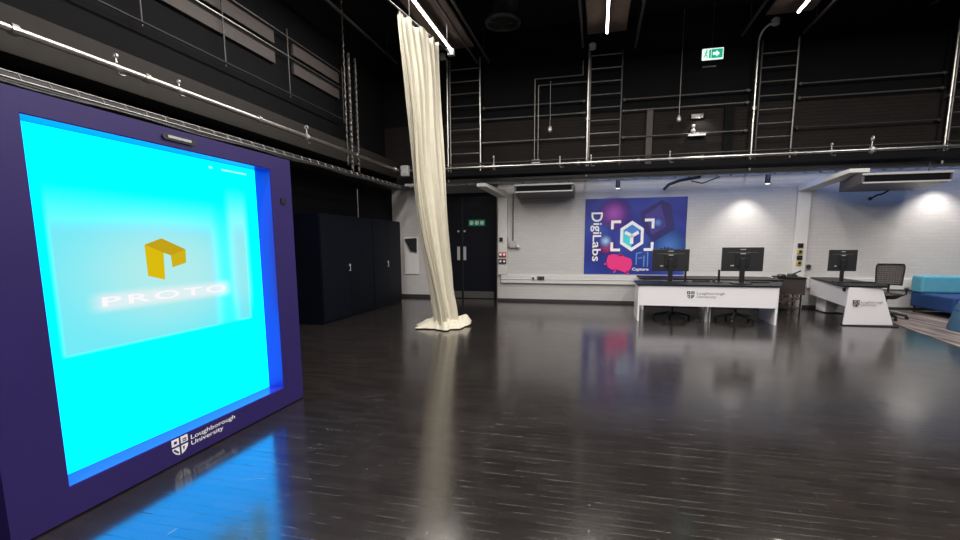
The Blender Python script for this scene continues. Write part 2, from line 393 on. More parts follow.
# ------------------------------------------------------------------ poster
po = thing('wall_poster', (.9, WB, .76), 'large blue poster lettered DigiLabs with a white hexagon cube emblem', 'poster')
PX0, PX1, PZ0, PZ1 = -.315, 2.11, .76, 2.66
PY = WB-.012
MB().box(PX0, PX1, PY, WB-.001, PZ0, PZ1).build('backing_panel', M['poster'], po)
_lay = [0]
def pp(u, v): return (PX0+(PX1-PX0)*(u-52)/555., PY, PZ1-(PZ1-PZ0)*(v-72)/410.)
def pshape(name, pts, m, layer, parent=None):
    y = -.0015*layer
    return MB().prism([(a, b+y, c) for a, b, c in (pp(*p) for p in pts)], (0,-.0012,0)).build(name, m, parent or po)
def circ(cx, cy, rx, ry, n=28, a0=0, a1=2*PI): return [(cx+rx*math.cos(a0+(a1-a0)*i/n), cy+ry*math.sin(a0+(a1-a0)*i/n)) for i in range(n)]
def soft(name, c_in, c_out, centre, r):
    """disc colour fading to the panel's"""
    m = mat(name, c_in, .5); nt = m.node_tree; N = nt.nodes; L = nt.links
    tc = N.new('ShaderNodeTexCoord'); vm = N.new('ShaderNodeVectorMath'); vm.operation = 'DISTANCE'; vm.inputs[1].default_value = centre
    mr = N.new('ShaderNodeMapRange'); mr.interpolation_type = 'SMOOTHSTEP'; mr.inputs[1].default_value = 0; mr.inputs[2].default_value = r
    L.new(tc.outputs['Object'], vm.inputs[0]); L.new(vm.outputs['Value'], mr.inputs[0])
    b = N['Principled BSDF']; mx = N.new('ShaderNodeMix'); mx.data_type = 'RGBA'; mx.inputs[6].default_value = (*c_in, 1); mx.inputs[7].default_value = (*c_out, 1)
    L.new(mr.outputs[0], mx.inputs[0]); L.new(mx.outputs[2], b.inputs['Base Color'])
    tr = N.new('ShaderNodeBsdfTransparent'); ms = N.new('ShaderNodeMixShader'); out = N['Material Output']
    L.new(mr.outputs[0], ms.inputs[0]); L.new(b.outputs[0], ms.inputs[1]); L.new(tr.outputs[0], ms.inputs[2]); L.new(ms.outputs[0], out.inputs[0])
    return m
def loc_of(u, v):
    p = Vector(pp(u, v)); return tuple(p - po.location)
pshape('violet_cloud', circ(215,150,120,95), soft('violet_soft', (.36,.07,.42), (.08,.03,.30), loc_of(215,150), .50), 1)
pshape('red_cloud', circ(180,330,80,60), soft('red_soft', (.42,.03,.16), (.08,.02,.25), loc_of(180,330), .28), 2)
pshape('pale_orb', circ(172,300,50,50), soft('orb_soft', (.35,.55,.85), (.08,.12,.5), loc_of(172,300), .20), 3)
pshape('right_wash', circ(500,330,110,150), soft('wash_soft', (.05,.16,.50), (.02,.06,.3), loc_of(520,330), .62), 1)
cube = pshape('dark_cube', [(358,150),(470,86),(520,110),(546,238),(440,304),(392,260)], mat('indigo', (.020,.012,.13), .5), 4)
pshape('cube_face', [(385,165),(468,110),(500,225),(425,270)], mat('indigo_light', (.05,.035,.24), .5), 5, cube)
pshape('cube_glow', circ(455,205,45,50), soft('cube_soft', (.12,.22,.62), (.05,.05,.3), loc_of(455,205), .18), 6, cube)
# hexagon ring with cyan facets and white Y
hx, hy = 317, 275
def hexp(r, rx=.90): return [(hx+rx*r*math.cos(PI/6+k*PI/3), hy+r*math.sin(PI/6+k*PI/3)) for k in range(6)]
o_, i_ = hexp(82), hexp(62)
hm = MB()
for k in range(6):
    k2 = (k+1) % 6; y = -.0015*8
    hm.prism([(a, b+y, c) for a, b, c in (pp(*o_[k]), pp(*o_[k2]), pp(*i_[k2]), pp(*i_[k]))], (0,-.002,0))
hexo = hm.build('hexagon_ring', M['white_ink'], po)
cy1, cy2 = mat('cyan_facet', (.06,.62,.72), .5), mat('blue_facet', (.05,.22,.62), .5)
pshape('left_facet', [i_[3], (hx,hy), (hx, hy+62), i_[2]], cy1, 7, hexo); pshape('top_facet', [i_[3], i_[4], i_[5], (hx,hy)], cy2, 7, hexo)
pshape('right_facet', [(hx,hy), i_[5], i_[0], i_[1]], mat('navy_facet', (.02,.05,.35), .5), 7, hexo)
ym = MB()
for ang in (PI/2, PI/2+2*PI/3+.0, PI/2-2*PI/3):
    ca, sa = math.cos(ang), math.sin(ang); nx, ny = -sa, ca; w_ = 9; l_ = 42
    pts = [(hx+nx*w_, hy+ny*w_), (hx+ca*l_+nx*w_, hy+sa*l_+ny*w_), (hx+ca*l_-nx*w_, hy+sa*l_-ny*w_), (hx-nx*w_, hy-ny*w_)]
    ym.prism([(a, b-.0135, c) for a, b, c in (pp(*p) for p in pts)], (0,-.002,0))
ym.build('letter_y', M['white_ink'], hexo)
T = 15
for pts in ([(200,190),(255,190),(255,190+T),(200+T,190+T),(200+T,238),(200,238)], [(437,183),(385,183),(385,183+T),(437-T,183+T),(437-T,235),(437,235)],
            [(200,357),(255,357),(255,357-T),(200+T,357-T),(200+T,308),(200,308)], [(437,355),(385,355),(385,355-T),(437-T,355-T),(437-T,308),(437,308)]):
    pshape('corner_bracket', pts, M['white_ink'], 8)
pink = mat('hot_pink', (.80,.03,.22), .5)
pk = pshape('pink_shape', [(190,380),(215,372),(250,378),(262,372),(278,385),(318,398),(325,425),(318,450),(295,478),(280,470),(235,455),(215,460),(190,445),(180,425),(183,400)], pink, 8)
for pts in ([(183,418),(168,424),(168,432),(184,430)], [(232,452),(220,474),(228,476),(240,456)], [(292,468),(300,482),(308,478),(300,464)], [(250,380),(252,370),(266,371),(264,384)]):
    pshape('pink_foot', pts, pink, 8, pk)
MBh = [(470,350),(478,338),(492,346),(498,330),(508,344),(518,332),(526,345),(540,336),(542,352),(536,362),(470,360)]
pshape('dark_hand', MBh, mat('deep_navy', (.01,.012,.10), .5), 7)
lineM = mat('pale_line', (.10,.28,.60), .5)
for pts in ([(343,365),(375,360),(375,366),(350,371),(350,430),(343,430)], [(385,380),(392,380),(392,440),(385,440)], [(405,360),(411,360),(411,440),(405,440)], [(356,392),(380,388),(380,394),(356,398)]):
    pshape('line_drawing', pts, lineM, 7)
# lettering reading downwards: right = -z, up = +x
lt = pp(88, 145)
DL = thing  # (kept simple)
w_all = lt[2]-pp(88, 412)[2]
# the large ringed D, then the rest
dx0, dx1 = pp(88,0)[0], pp(152,0)[0]
dz0, dz1 = pp(0,145)[2], pp(0,196)[2]
text('lettering', 'D', M['white_ink'], (dx0, PY-.012, dz0), (0,0,-1), (1,0,0), dz0-dz1, dx1-dx0, po, bold=.015)
text('lettering', 'igi', M['white_ink'], (pp(84,0)[0], PY-.012, pp(0,203)[2]), (0,0,-1), (1,0,0), pp(0,203)[2]-pp(0,262)[2], pp(147,0)[0]-pp(84,0)[0], po, bold=.012)
text('lettering', 'Labs', M['white_ink'], (pp(98,0)[0], PY-.012, pp(0,268)[2]), (0,0,-1), (1,0,0), pp(0,268)[2]-pp(0,412)[2], pp(146,0)[0]-pp(98,0)[0], po, bold=.012)
text('caption', 'Capture', M['white_ink'], (pp(325,0)[0], PY-.012, pp(0,466)[2]), (1,0,0), (0,0,1), pp(416,0)[0]-pp(325,0)[0], .095, po, bold=.02)

# ------------------------------------------------------------------ hologram booth
BX = -2.87; BY0, BY1 = 1.58, 4.07; OY0, OY1, OZ0, OZ1 = 1.87, 3.78, .19, 2.225; BT = 2.345; SX = -3.03
bo = thing('hologram_booth', (-3.2, 2.8, 0), 'large purple hologram display booth with glowing cyan screen', 'display booth')
fr = MB(); XB = -3.5
fr.box(XB, BX, BY0, OY0, .01, BT); fr.box(XB, BX, OY1, BY1, .01, BT); fr.box(XB, BX, OY0, OY1, .01, OZ0); fr.box(XB, BX, OY0, OY1, OZ1, BT); fr.box(XB, SX-.06, OY0, OY1, OZ0, OZ1)
fr.build('cabinet_frame', M['purple'], bo)
rv = MB(); e = .006
rv.box(SX-.05, BX-.004, OY1-e, OY1, OZ0+e, OZ1-e); rv.box(SX-.05, BX-.004, OY0, OY0+e, OZ0+e, OZ1-e); rv.box(SX-.05, BX-.004, OY0, OY1, OZ0, OZ0+e); rv.box(SX-.05, BX-.004, OY0, OY1, OZ1-e, OZ1)
rv.build('inner_reveal', M['reveal'], bo)
sc = MB().box(SX-.01, SX, OY0+e, OY1-e, OZ0+e, OZ1-e); sco = sc.build('display_screen', M['screen'], bo)
# keep world-aligned coordinates for the display's pattern
for v in sco.data.vertices: v.co += bo.location
sco.location = -bo.location
def yz(*pts, x=SX+.004): return [(x, a, b) for a, b in pts]
eo = MB().prism(yz((2.62,1.555),(2.76,1.498),(2.752,1.305),(2.625,1.34)), (.004,0,0)).build('cube_emblem', M['gold_a'], sco and bo)
tag(eo, 'folded yellow emblem')
MB().prism(yz((2.62,1.555),(2.755,1.60),(2.95,1.52),(2.82,1.478),(2.76,1.498)), (.004,0,0)).build('emblem_top', M['gold_b'], eo)
MB().prism(yz((2.82,1.478),(2.95,1.52),(2.945,1.42),(2.825,1.39)), (.004,0,0)).build('emblem_front', M['gold_c'], eo)
text('screen_lettering', 'PROTO', M['glow_white'], (SX+.004, 2.29, 1.165), (0,1,0), (0,0,1), 1.03, .062, bo, bold=.02, space=1.25)
MB().box(SX+.001, SX+.004, 3.25, 3.28, 2.160, 2.175).build('caption_dot', M['pale_cyan'], bo)
MB().box(SX+.001, SX+.004, 3.38, 3.66, 2.160, 2.172).build('caption_bar', M['pale_cyan'], bo)
text('university_lettering', 'Loughborough\nUniversity', M['white_ink'], (BX, 2.695, .075), (0,1,0), (0,0,1), .44, .09, bo, bold=.008)
shield((BX, 2.535, .055), (0,1,0), (0,0,1), .135, .13, M['white_ink'], M['purple'], bo)
# recessed sensor slot at the top
sl = MB(); 
sl.prism([(BX, 2.72+.03*math.cos(t)*1.0 if math.cos(t) < 0 else 2.93+.03*math.cos(t), 2.285+.022*math.sin(t)) for t in [2*PI*i/20+.01 for i in range(20)]], (.012,0,0))
so = sl.build('sensor_bar', M['dark_steel'], bo); tag(so, 'slim silver edged sensor bar')
MB().box(BX+.012, BX+.016, 2.73, 2.92, 2.278, 2.296).build('sensor_lens', M['silver'], so)
MB().box(BX, BX+.008, 3.90, 3.97, 1.93, 1.98).build('side_speaker', M['black_plastic'], bo)

# ------------------------------------------------------------------ tall dark cabinets along the left wall
CX = -5.09
def cabinet(y0, y1, label):
    t = thing('storage_cabinet', ((CX-5.75)/2, (y0+y1)/2, 0), label, 'cabinet', 'dark cabinets along the left wall')
    MB().box(-5.74, CX-.02, y0, y1, .0, 2.14).build('carcass', M['cabinet'], t, bevel=.004)
    ym = (y0+y1)/2
    for a, b, hy_ in ((y0+.01, ym-.004, ym-.05), (ym+.004, y1-.01, None)):
        dr_ = MB().box(CX-.02, CX, a, b, .05, 2.12).build('door', M['cabinet'], t, bevel=.003)
        if hy_:
            MB().path([(CX, hy_, 1.0), (CX+.03, hy_, 1.0), (CX+.03, hy_, 1.10), (CX, hy_, 1.10)], .008).build('handle', M['silver'], dr_)
            MB().tube((CX, hy_+.03, 1.12), (CX+.02, hy_+.03, 1.12), .018).build('lock', M['silver'], dr_)
    return t
cabinet(8.02, 10.18, 'tall dark navy cabinet nearer the purple booth')
cabinet(10.19, 11.80, 'tall dark navy cabinet nearer the white alcove wall')
hs = thing('stand_pole', (-5.35, 10.02, 2.14), 'thin steel rod standing on top of the dark cabinets', 'pole')
MB().tube((-5.35, 10.02, 2.15), (-5.35, 10.02, 2.80), .014).build('rod', M['dull_steel'], hs)
MB().tube((-5.35, 10.02, 2.14), (-5.35, 10.02, 2.17), .06, 14, .03).build('foot', M['dark_steel'], hs)

# ------------------------------------------------------------------ curtain
LV = [(5.40,-3.35,7.92,-3.15,9.33),(4.5,-3.27,8.0,-2.98,8.95),(3.6,-3.24,8.05,-2.88,8.75),(2.7,-3.21,8.1,-2.81,8.65),(1.8,-3.11,8.1,-2.75,8.6),(1.0,-2.955,8.1,-2.71,8.6),(.45,-2.85,8.1,-2.69,8.6),(.10,-2.78,8.08,-2.60,8.60)]
def lv(z):
    for a, b in zip(LV, LV[1:]):
        if z >= b[0]-1e-6:
            t = (a[0]-z)/(a[0]-b[0]); return [a[i]+(b[i]-a[i])*t for i in range(1, 5)]
    return LV[-1][1:]
def curtain_mesh():
    n, m_ = 220, 70; vs = []; fs = []
    for j in range(m_+1):
        z = 5.40-(5.40-.03)*j/m_
        zs = [max(.1, z-.25), z, min(5.4, z+.25)]
        q = [sum(c)/3 for c in zip(*[lv(k) for k in zs])]
        L_, R_ = Vector((q[0], q[1], z)), Vector((q[2], q[3], z))
        c = (L_+R_)/2; ax = (R_-L_)/2; hl = ax.length; ax = ax.normalized(); nn = Vector((ax.y, -ax.x, 0))
        th = .07+.07*j/m_
        for i in range(n):
            a = 2*PI*i/n
            w = math.sin(a*15+.6*math.sin(z*.9)+.5*math.sin(3*a))*.6+.4*math.sin(a*23+1.3+.25*z)
            amp = (.040+.014*math.sin(a*5+1))*(1.0 if z > .5 else 1.25)
            r = amp*w
            top = 0
            if j == 0: top = .05*math.sin(a*9)-.02
            p = c + ax*(math.cos(a)*(hl-.02+r*.5)) + nn*(math.sin(a)*th + r*math.copysign(1, math.sin(a) or 1))
            p.z = z+top
            p.x += .012*math.sin(z*2.3+a*2)
            vs.append(p)
    for j in range(m_):
        for i in range(n): fs.append((j*n+i, (j+1)*n+i, (j+1)*n+(i+1) % n, j*n+(i+1) % n))
    return MB().add(vs, fs)
cu = thing('curtain', (-2.68, 8.35, 0), 'long cream muslin curtain hanging from ceiling track and pooling on the floor', 'curtain')
curtain_mesh().build('drape', M['cloth'], cu, smooth=True)
def pool_mesh():
    n, m_ = 120, 22; vs = []; fs = []
    # outline measured on the floor around the drape foot (angle degrees -> radius)
    key = [(0,.40),(25,.52),(50,.62),(75,.70),(100,.62),(130,.62),(155,.62),(180,.58),(200,.52),(220,.60),(236,.42),(255,.36),(275,.42),(292,.52),(306,.38),(325,.45),(345,.42),(360,.40)]
    def rad(d):
        for a, b in zip(key, key[1:]):
            if a[0] <= d <= b[0]:
                t = (d-a[0])/(b[0]-a[0]); t = t*t*(3-2*t); return a[1]+(b[1]-a[1])*t
        return .4
    for j in range(m_+1):
        u = j/m_
        for i in range(n):
            d = 360*i/n; a = math.radians(d); R_ = rad(d)*1.0
            rr = .10+(R_-.10)*u
            fold = (.5+.5*math.sin(a*7+5*u))*.6+(.5+.5*math.sin(a*12-4*u+1))*.4
            z = .16*(1-u)**1.6 + .085*fold*math.sin(PI*min(1, u*1.02))**.8 + .012
            # raised corner at the right, like a standing tuck
            tk = math.exp(-((d-35)/16)**2)*math.exp(-((u-.78)/.22)**2)*.13
            vs.append((-2.76+rr*math.cos(a)*.96, 8.36+rr*math.sin(a), z+tk))
    for j in range(m_):
        for i in range(n): fs.append((j*n+i, (j+1)*n+i, (j+1)*n+(i+1) % n, j*n+(i+1) % n))
    return MB().add(vs, fs)
ph = pool_mesh().build('pooled_hem', M['cloth'], cu, smooth=True)
sd = ph.modifiers.new('thick', 'SOLIDIFY'); sd.thickness = .01; sd.offset = 1
tk = thing('curtain_track', (-3.2, 8.9, 5.45), 'slim metal curtain track above the cream curtain', 'track')
TA, TB = Vector((-3.52, 6.7, 5.46)), Vector((-3.07, 9.9, 5.46))
MB().tube(TA, TB, .016).build('rail', M['dark_steel'], tk)
MB().box(-3.09, -2.97, 9.85, 9.95, 5.40, 5.52).build('end_stop', M['ac_pale'], tk)
for f in (.05, .5, .97):
    p = TA+(TB-TA)*f; MB().tube(p, (p.x, p.y, 6.9), .008).build('hanger', M['dark_steel'], tk)
for k in range(9):
    p = TA+(TB-TA)*(.39+.42*k/8); MB().tube(p-Vector((0,0,.0)), p-Vector((0,0,.09)), .008, 6).build('glider', M['dull_steel'], tk)

# ------------------------------------------------------------------ ceiling lights, struts
def strip(x, label):
    t = thing('strip_light', (x, 8.0, 6.0), label, 'ceiling light', 'ceiling strip lights')
    MB().box(x-.025, x+.025, 4.2, 11.1, 6.005, 6.03).build('housing', M['ac_pale'], t)
    MB().tube((x, 4.24, 5.985), (x, 11.07, 5.985), .024, 10).build('diffuser', M['tube'], t)
    MB().box(x-.42, x+.42, 3.0, 11.6, 6.20, 6.24).build('glow_board', M['brown_matt'], t)  # added board that catches the tube light, for the brown glow overhead
    for y in (4.8, 7.8, 10.6): MB().tube((x, y, 6.03), (x, y, 6.2), .006, 6).build('bracket', M['dark_steel'], t)
    for y in (4.8, 7.8, 10.6): MB().tube((x, y, 6.24), (x, y, 6.895), .006, 6).build('suspension_wire', M['dark_steel'], t)
strip(-3.40, 'lit strip light just behind the top of the cream curtain')
strip(.08, 'lit strip light in the middle, above the DigiLabs poster')
strip(3.68, 'lit strip light on the right, near the hanging exit sign')
for x, y0, y1, z, lab in ((-2.72, 5, 12.1, 6.0, 'thin bright metal strut right of the left strip light'), (-3.05, 5, 12.2, 6.05, 'dull steel channel between left strip light and bright strut'),
        (.73, 5, 12.07, 6.0, 'grey ceiling strut just right of the middle strip light'), (2.93, 5, 12.0, 6.0, 'grey ceiling strut left of the exit sign pole ladder'),
        (4.18, 5, 12.17, 6.0, 'grey ceiling strut right of the right strip light'), (-.45, 5, 12.0, 6.1, 'grey ceiling strut left of the middle strip light'),
        (6.3, 5, 11.9, 6.2, 'short pale strut in the top right corner'), (-4.95, 5, 11.6, 6.0, 'long dull pipe near the ceiling left of the curtain')):
    t = thing('ceiling_strut', (x, y1, z), lab, 'strut', 'struts under the ceiling')
    MB().box(x-.022, x+.022, y0, y1, z-.02, z+.02).build('channel', M['dull_steel'], t)
    for y in (y0+1.5, y1-.6): MB().tube((x, y, z+.02), (x, y, 6.895), .008, 6).build('drop_rod', M['dark_steel'], t)
rg = thing('round_ceiling_vent', (-2.13, 10.85, 6.3), 'dark round ring shaped extractor in the ceiling right of the curtain', 'vent')
MB().ring((-2.13, 10.85, 6.30), (1,0,0), (0,1,0), .33, .39, (0,0,.06), 36).build('outer_ring', M['dull_steel'], rg, smooth=True)
MB().lathe((-2.13, 10.85, 0), [(.33,6.33),(.33,6.85)], 28).build('duct', M['black_metal'], rg)
MB().ring((-2.13, 10.85, 6.31), (1,0,0), (0,1,0), .10, .12, (0,0,.02), 20).build('hub_ring', M['dark_steel'], rg)
for k in range(4):
    a = k*PI/2+.4; MB().tube((-2.13+.12*math.cos(a), 10.85+.12*math.sin(a), 6.32), (-2.13+.33*math.cos(a), 10.85+.33*math.sin(a), 6.32), .012, 6).build('spoke', M['dark_steel'], rg)

# ------------------------------------------------------------------ lighting pipes, trays, beams round the room
def pipe(name, a, b, r, m, label, cat, clips=()):
    t = thing(name, a, label, cat)
    MB().tube(a, b, r, 14).build('tube', m, t, smooth=True)
    a, b = Vector(a), Vector(b); L_ = (b-a).length; dd = (b-a).normalized()
    for f in clips:
        p = a+dd*f; MB().tube(p-dd*.03, p+dd*.03, r*1.5, 12).build('clip', M['steel'], t)
    return t
pipe('lighting_pipe', (-5.15,-3.5,3.48), (-5.15,12.1,3.48), .035, M['steel'], 'bright steel lighting pipe running along the left side above the booth', 'pipe', [5.5, 6.9, 8.2, 10.1, 13.2, 15.2])
pipe('lighting_pipe', (-5.1,12.15,3.50), (10.4,12.15,3.50), .035, M['steel'], 'bright steel lighting pipe crossing in front of the back wall', 'pipe', [2.2, 4.6, 6.0, 7.4, 9.3, 10.8, 12.1, 13.2])
pipe('handrail_pipe', (-5.1,12.36,3.63), (10.4,12.36,3.63), .02, M['dark_steel'], 'dark thin rail just above the back lighting pipe', 'pipe')
tag(MB().box(-5.78, -5.45, -3.9, 12.5, 3.36, 3.80).build('gantry_beam', M['beam_brown']), 'brown black beam behind the left lighting pipe', 'beam')
bm_ = MB().box(-5.4, 10.5, 12.42, 12.54, 3.16, 3.42)
tag(bm_.build('gantry_beam', M['black_metal']), 'black steel channel beam below the back lighting pipe', 'beam')
pipe('handrail_pipe', (-3.0,12.3,3.30), (10.4,12.3,3.30), .014, M['dark_steel'], 'dark cable pipe under the back lighting pipe', 'pipe')
tag(MB().box(-4.6, 10.4, 11.50, 12.04, 3.20, 3.31).build('shade_slab', M['black_wall'], bevel=.01), 'long flat black slab added under the back lighting pipe to shade the wall', 'duct')  # added slab, keeps the strip light off the top of the white wall
# cable trays
def tray(a, b, w, label, dirx):
    t = thing('cable_tray', a, label, 'cable tray', 'cable trays')
    if dirx:
        for y in (a[1]-w/2, a[1]+w/2): MB().box(a[0], b[0], y-.008, y+.008, a[2]-.01, a[2]+.05).build('side_rail', M['ac_pale'], t)
        n = int((b[0]-a[0])/.3); r = MB()
        for k in range(n): x = a[0]+.15+.3*k; r.box(x-.012, x+.012, a[1]-w/2, a[1]+w/2, a[2], a[2]+.015)
    else:
        for x in (a[0]-w/2, a[0]+w/2): MB().box(x-.008, x+.008, a[1], b[1], a[2], a[2]+.05).build('side_rail', M['dull_steel'], t)
        n = int((b[1]-a[1])/.22); r = MB()
        for k in range(n): y = a[1]+.1+.22*k; r.box(a[0]-w/2, a[0]+w/2, y-.012, y+.012, a[2], a[2]+.05)
    tag(r.build('rungs', M['dull_steel'], t), kind='stuff')
    cb = MB()
    for q in range(3):
        pts = []; 
        L_ = (b[0]-a[0]) if dirx else (b[1]-a[1]); k = 30
        for i in range(k+1):
            f = i/k*L_; s_ = (q-1)*w*.25+.02*math.sin(f*1.7+q*2)
            pts.append((a[0]+f, a[1]+s_, a[2]+.035+.01*math.sin(f*3+q)) if dirx else (a[0]+s_, a[1]+f, a[2]+.035))
        for p, p2 in zip(pts, pts[1:]): cb.tube(p, p2, .014, 6)
    tag(cb.build('cables', M['dark_steel'], t), kind='stuff')
lt_ = thing('cable_tray', (-5.0,-3.5,2.98), 'thin rung edged cable tray along the left side just above the booth', 'cable tray', 'cable trays')
MB().tube((-5.0,-3.5,3.0), (-5.0,12.0,3.0), .011, 8).build('side_rail', M['dull_steel'], lt_)
MB().tube((-5.04,-3.5,3.065), (-5.04,12.0,3.065), .008, 8).build('side_rail', M['dull_steel'], lt_)
q = MB()
for k in range(62): q.tube((-5.0,-3.3+.245*k,3.0), (-5.04,-3.3+.245*k,3.075), .006, 6)
tag(q.build('rungs', M['dull_steel'], lt_), kind='stuff')
q = MB()
for k in range(40): q.tube((-5.06,-3.4+.38*k,2.98+.012*math.sin(k*1.3)), (-5.06,-3.4+.38*(k+1),2.98+.012*math.sin(k*1.3+1.3)), .014, 6)
q.build('cable', M['dark_steel'], lt_)
tray((-5.0,12.12,3.08), (10.4,12.12,3.08), .28, 'ladder cable tray over the white back wall', True)
tag(MB().box(-5.7,-5.2,-3.5,12.4,3.03,3.12).build('duct', M['dark_steel']), 'dark flat duct beside the left cable tray', 'duct')
# gantry panels on the left wall
gp = thing('gantry_panelling', (-5.78, 8, 4.7), 'grey brown panels in two rows on the high left wall', 'panelling')
for y0, y1 in ((-3, 4.6), (4.7, 7.9), (8.45, 10.1)):
    MB().box(-5.79, -5.74, y0, y1, 4.80, 5.02).build('lower_panel', M['panel_grey'], gp)
    MB().box(-5.79, -5.74, y0, y1, 5.14, 5.36).build('upper_panel', M['panel_grey'], gp)
gr = thing('gantry_railing', (-5.65, 8, 4.5), 'thin bright steel rail along the high left wall panels', 'railing')
MB().tube((-5.68,-3,5.03), (-5.68,10.2,5.03), .012).build('rail', M['steel'], gr)
MB().tube((-5.68,-3,5.37), (-5.68,10.2,5.37), .010).build('rail', M['dull_steel'], gr)
MB().tube((-5.66,-3,4.35), (-5.66,10.0,4.35), .014).build('rail', M['dark_steel'], gr)
for y in (3.3, 5.2, 6.6, 8.2, 10.15): MB().tube((-5.68,y,4.3), (-5.68,y,5.5), .012).build('post', M['dark_steel'], gr)
# hanging cables left of the curtain
for k, (y, z0, z1, r) in enumerate(((9.78, 3.3, 6.8, .018), (9.98, 3.2, 5.7, .035), (10.28, 3.2, 5.7, .028))):
    t = MB(); n = 60
    for i in range(n):
        za = z0+(z1-z0)*i/n; zb = z0+(z1-z0)*(i+1)/n
        t.tube((-5.42+.008*math.sin(i*2.2), y+.010*math.cos(i*2.2), za), (-5.42+.008*math.sin((i+1)*2.2), y+.010*math.cos((i+1)*2.2), zb), r*(.8 if i % 2 else 1), 7)
    tag(t.build('hanging_chain', M['dull_steel']), ['thin hanging cable reaching the ceiling, left of two thick chains', 'thick hanging chain in the middle of three, left of the curtain', 'hanging chain nearest the curtain'][k], 'chain', 'chains hanging on the left wall')
pb = thing('pipe_end_box', (-4.98, 11.95, 3.46), 'small pale grey box at the end of the left lighting pipe', 'box')
MB().box(-5.09, -4.87, 11.9, 12.05, 3.32, 3.60).build('housing', M['ac_pale'], pb, bevel=.03)
MB().box(-5.04, -4.92, 11.89, 11.9, 3.40, 3.52).build('lid', M['silver'], pb)

# stage clamps
def clamp(x, y, z, along, label, big=1.):
    t = thing('pipe_clamp', (x, y, z), label, 'clamp', 'clamps on the lighting pipes')
    u = (1,0,0) if along == 'y' else (0,1,0)
    ax = (0,1,0) if along == 'y' else (1,0,0)
    MB().ring((x-ax[0]*.025, y-ax[1]*.025, z), u, (0,0,1), .036, .055*big, (ax[0]*.05, ax[1]*.05, 0), 14).build('jaw', M['silver'], t)
    MB().tube((x, y, z+.05), (x, y, z+.15*big), .012).build('bolt', M['steel'], t)
    MB().ring((x-ax[0]*.012, y-ax[1]*.012, z+.15*big+.03), u, (0,0,1), .022*big, .04*big, (ax[0]*.024, ax[1]*.024, 0), 12).build('eye', M['silver'], t)
    MB().path([(x, y, z-.05), (x+.03*ax[0], y+.03*ax[1], z-.12*big), (x+.09*ax[0]+.001, y+.09*ax[1], z-.10*big)], .01).build('hook', M['dull_steel'], t)
for x, lab, b in ((-2.62, 'large double clamp on the back pipe above the double door', 1.3), (-.95, 'small clamp on the back pipe above the left air unit', .8), (-.2, 'clamp on the back pipe beside the second ladder', .8), (1.6, 'clamp on the back pipe above the poster corner', .8),
        (4.9, 'dark clamp on the back pipe left of the large one', .8), (5.65, 'large clamp on the back pipe above the right air unit', 1.35)):
    clamp(x, 12.15, 3.50, 'x', lab, b)
for y, lab, b in ((4.35, 'pair end clamp on the left pipe above the booth', .6), (5.15, 'small clamp on the left pipe right of the booth top centre', .5), (7.85, 'large clamp on the left pipe above the dark cabinets', .9)):
    clamp(-5.15, y, 3.48, 'y', lab, b)

# ------------------------------------------------------------------ ladders, risers and rails on the upper back wall
LY = 12.38
def ladder(x0, x1, z0, z1, label, ml, mr_):
    t = thing('wall_ladder', ((x0+x1)/2, LY, z0), label, 'ladder', 'vertical ladders on the upper back wall')
    MB().tube((x0, LY, z0), (x0, LY, z1), .024, 10).build('stile', ml, t, smooth=True)
    MB().tube((x1, LY, z0), (x1, LY, z1), .024, 10).build('stile', mr_, t, smooth=True)
    z = z0+.2
    while z < z1-.05:
        MB().tube((x0, LY, z), (x1, LY, z), .013, 8).build('rung', M['steel'], t); z += .3
    return t
ladder(-3.84, -3.03, 3.40, 6.25, 'wall ladder right beside the curtain', M['dull_steel'], M['steel'])
ladder(-.27, .47, 3.42, 6.10, 'wall ladder above the DigiLabs poster', M['dull_steel'], M['dark_steel'])
ladder(3.46, 4.18, 3.42, 6.00, 'wall ladder above the right end of the front desk', M['dark_steel'], M['dull_steel'])
ladder(7.12, 7.85, 3.42, 6.10, 'wall ladder at the right edge of the view', M['dull_steel'], M['dull_steel'])
def riser(x, z0, z1, bend, y, label, cap=True):
    t = thing('riser_pipe', (x, y, z0), label, 'pipe', 'bent riser pipes on the back wall')
    pts = [(x, y, z0), (x, y, z1)]
    for k in range(1, 6):
        a = k/5*PI/2; pts.append((x+bend*(1-math.cos(a))*.8, y-.02*k, z1+abs(bend)*math.sin(a)*1.1))
    MB().path(pts, .023, 10).build('tube', M['steel'], t, smooth=True)
    if cap:
        e = pts[-1]; MB().lathe((e[0]+.05*(1 if bend > 0 else -1), e[1], e[2]-.06), [(.03,0),(.08,.03),(.085,.13),(.04,.17)], 14).build('end_cap', M['ac_pale'], t, smooth=True)
    for z in (z0+.4, z0+1.5): MB().box(x-.04, x+.04, y-.01, y+.16, z-.03, z+.03).build('bracket', M['dull_steel'], t)
riser(3.35, 3.05, 5.95, .28, 12.28, 'bright riser pipe bending right at the top, left of the desk ladder')
riser(-.31, 3.05, 6.1, .03, 12.28, 'straight bright riser pipe in front of the ladder above the poster')
riser(7.02, 3.05, 6.0, .25, 12.28, 'bright riser pipe near the right edge of the view', cap=False)
riser(-3.88, 3.1, 6.2, -.05, 12.28, 'thin riser pipe between curtain and first ladder')
def rail(x0, x1, z, label, m='steel', y=12.44, r=.016):
    t = thing('guard_rail', (x0, y, z), label, 'rail', 'rails along the upper back wall')
    MB().tube((x0, y, z), (x1, y, z), r, 8).build('bar', M[m], t, smooth=True)
    for x in (x0+.05, x1-.05): MB().box(x-.02, x+.02, y, WB, z-.03, z+.03).build('bracket', M['dark_steel'], t)
rail(-3.0, -.36, 5.02, 'upper guard rail between the first two ladders', 'dull_steel')
rail(-3.0, -.36, 4.74, 'second guard rail down between the first two ladders', 'steel')
rail(-3.0, -.36, 4.16, 'lowest guard rail between the first two ladders', 'steel')
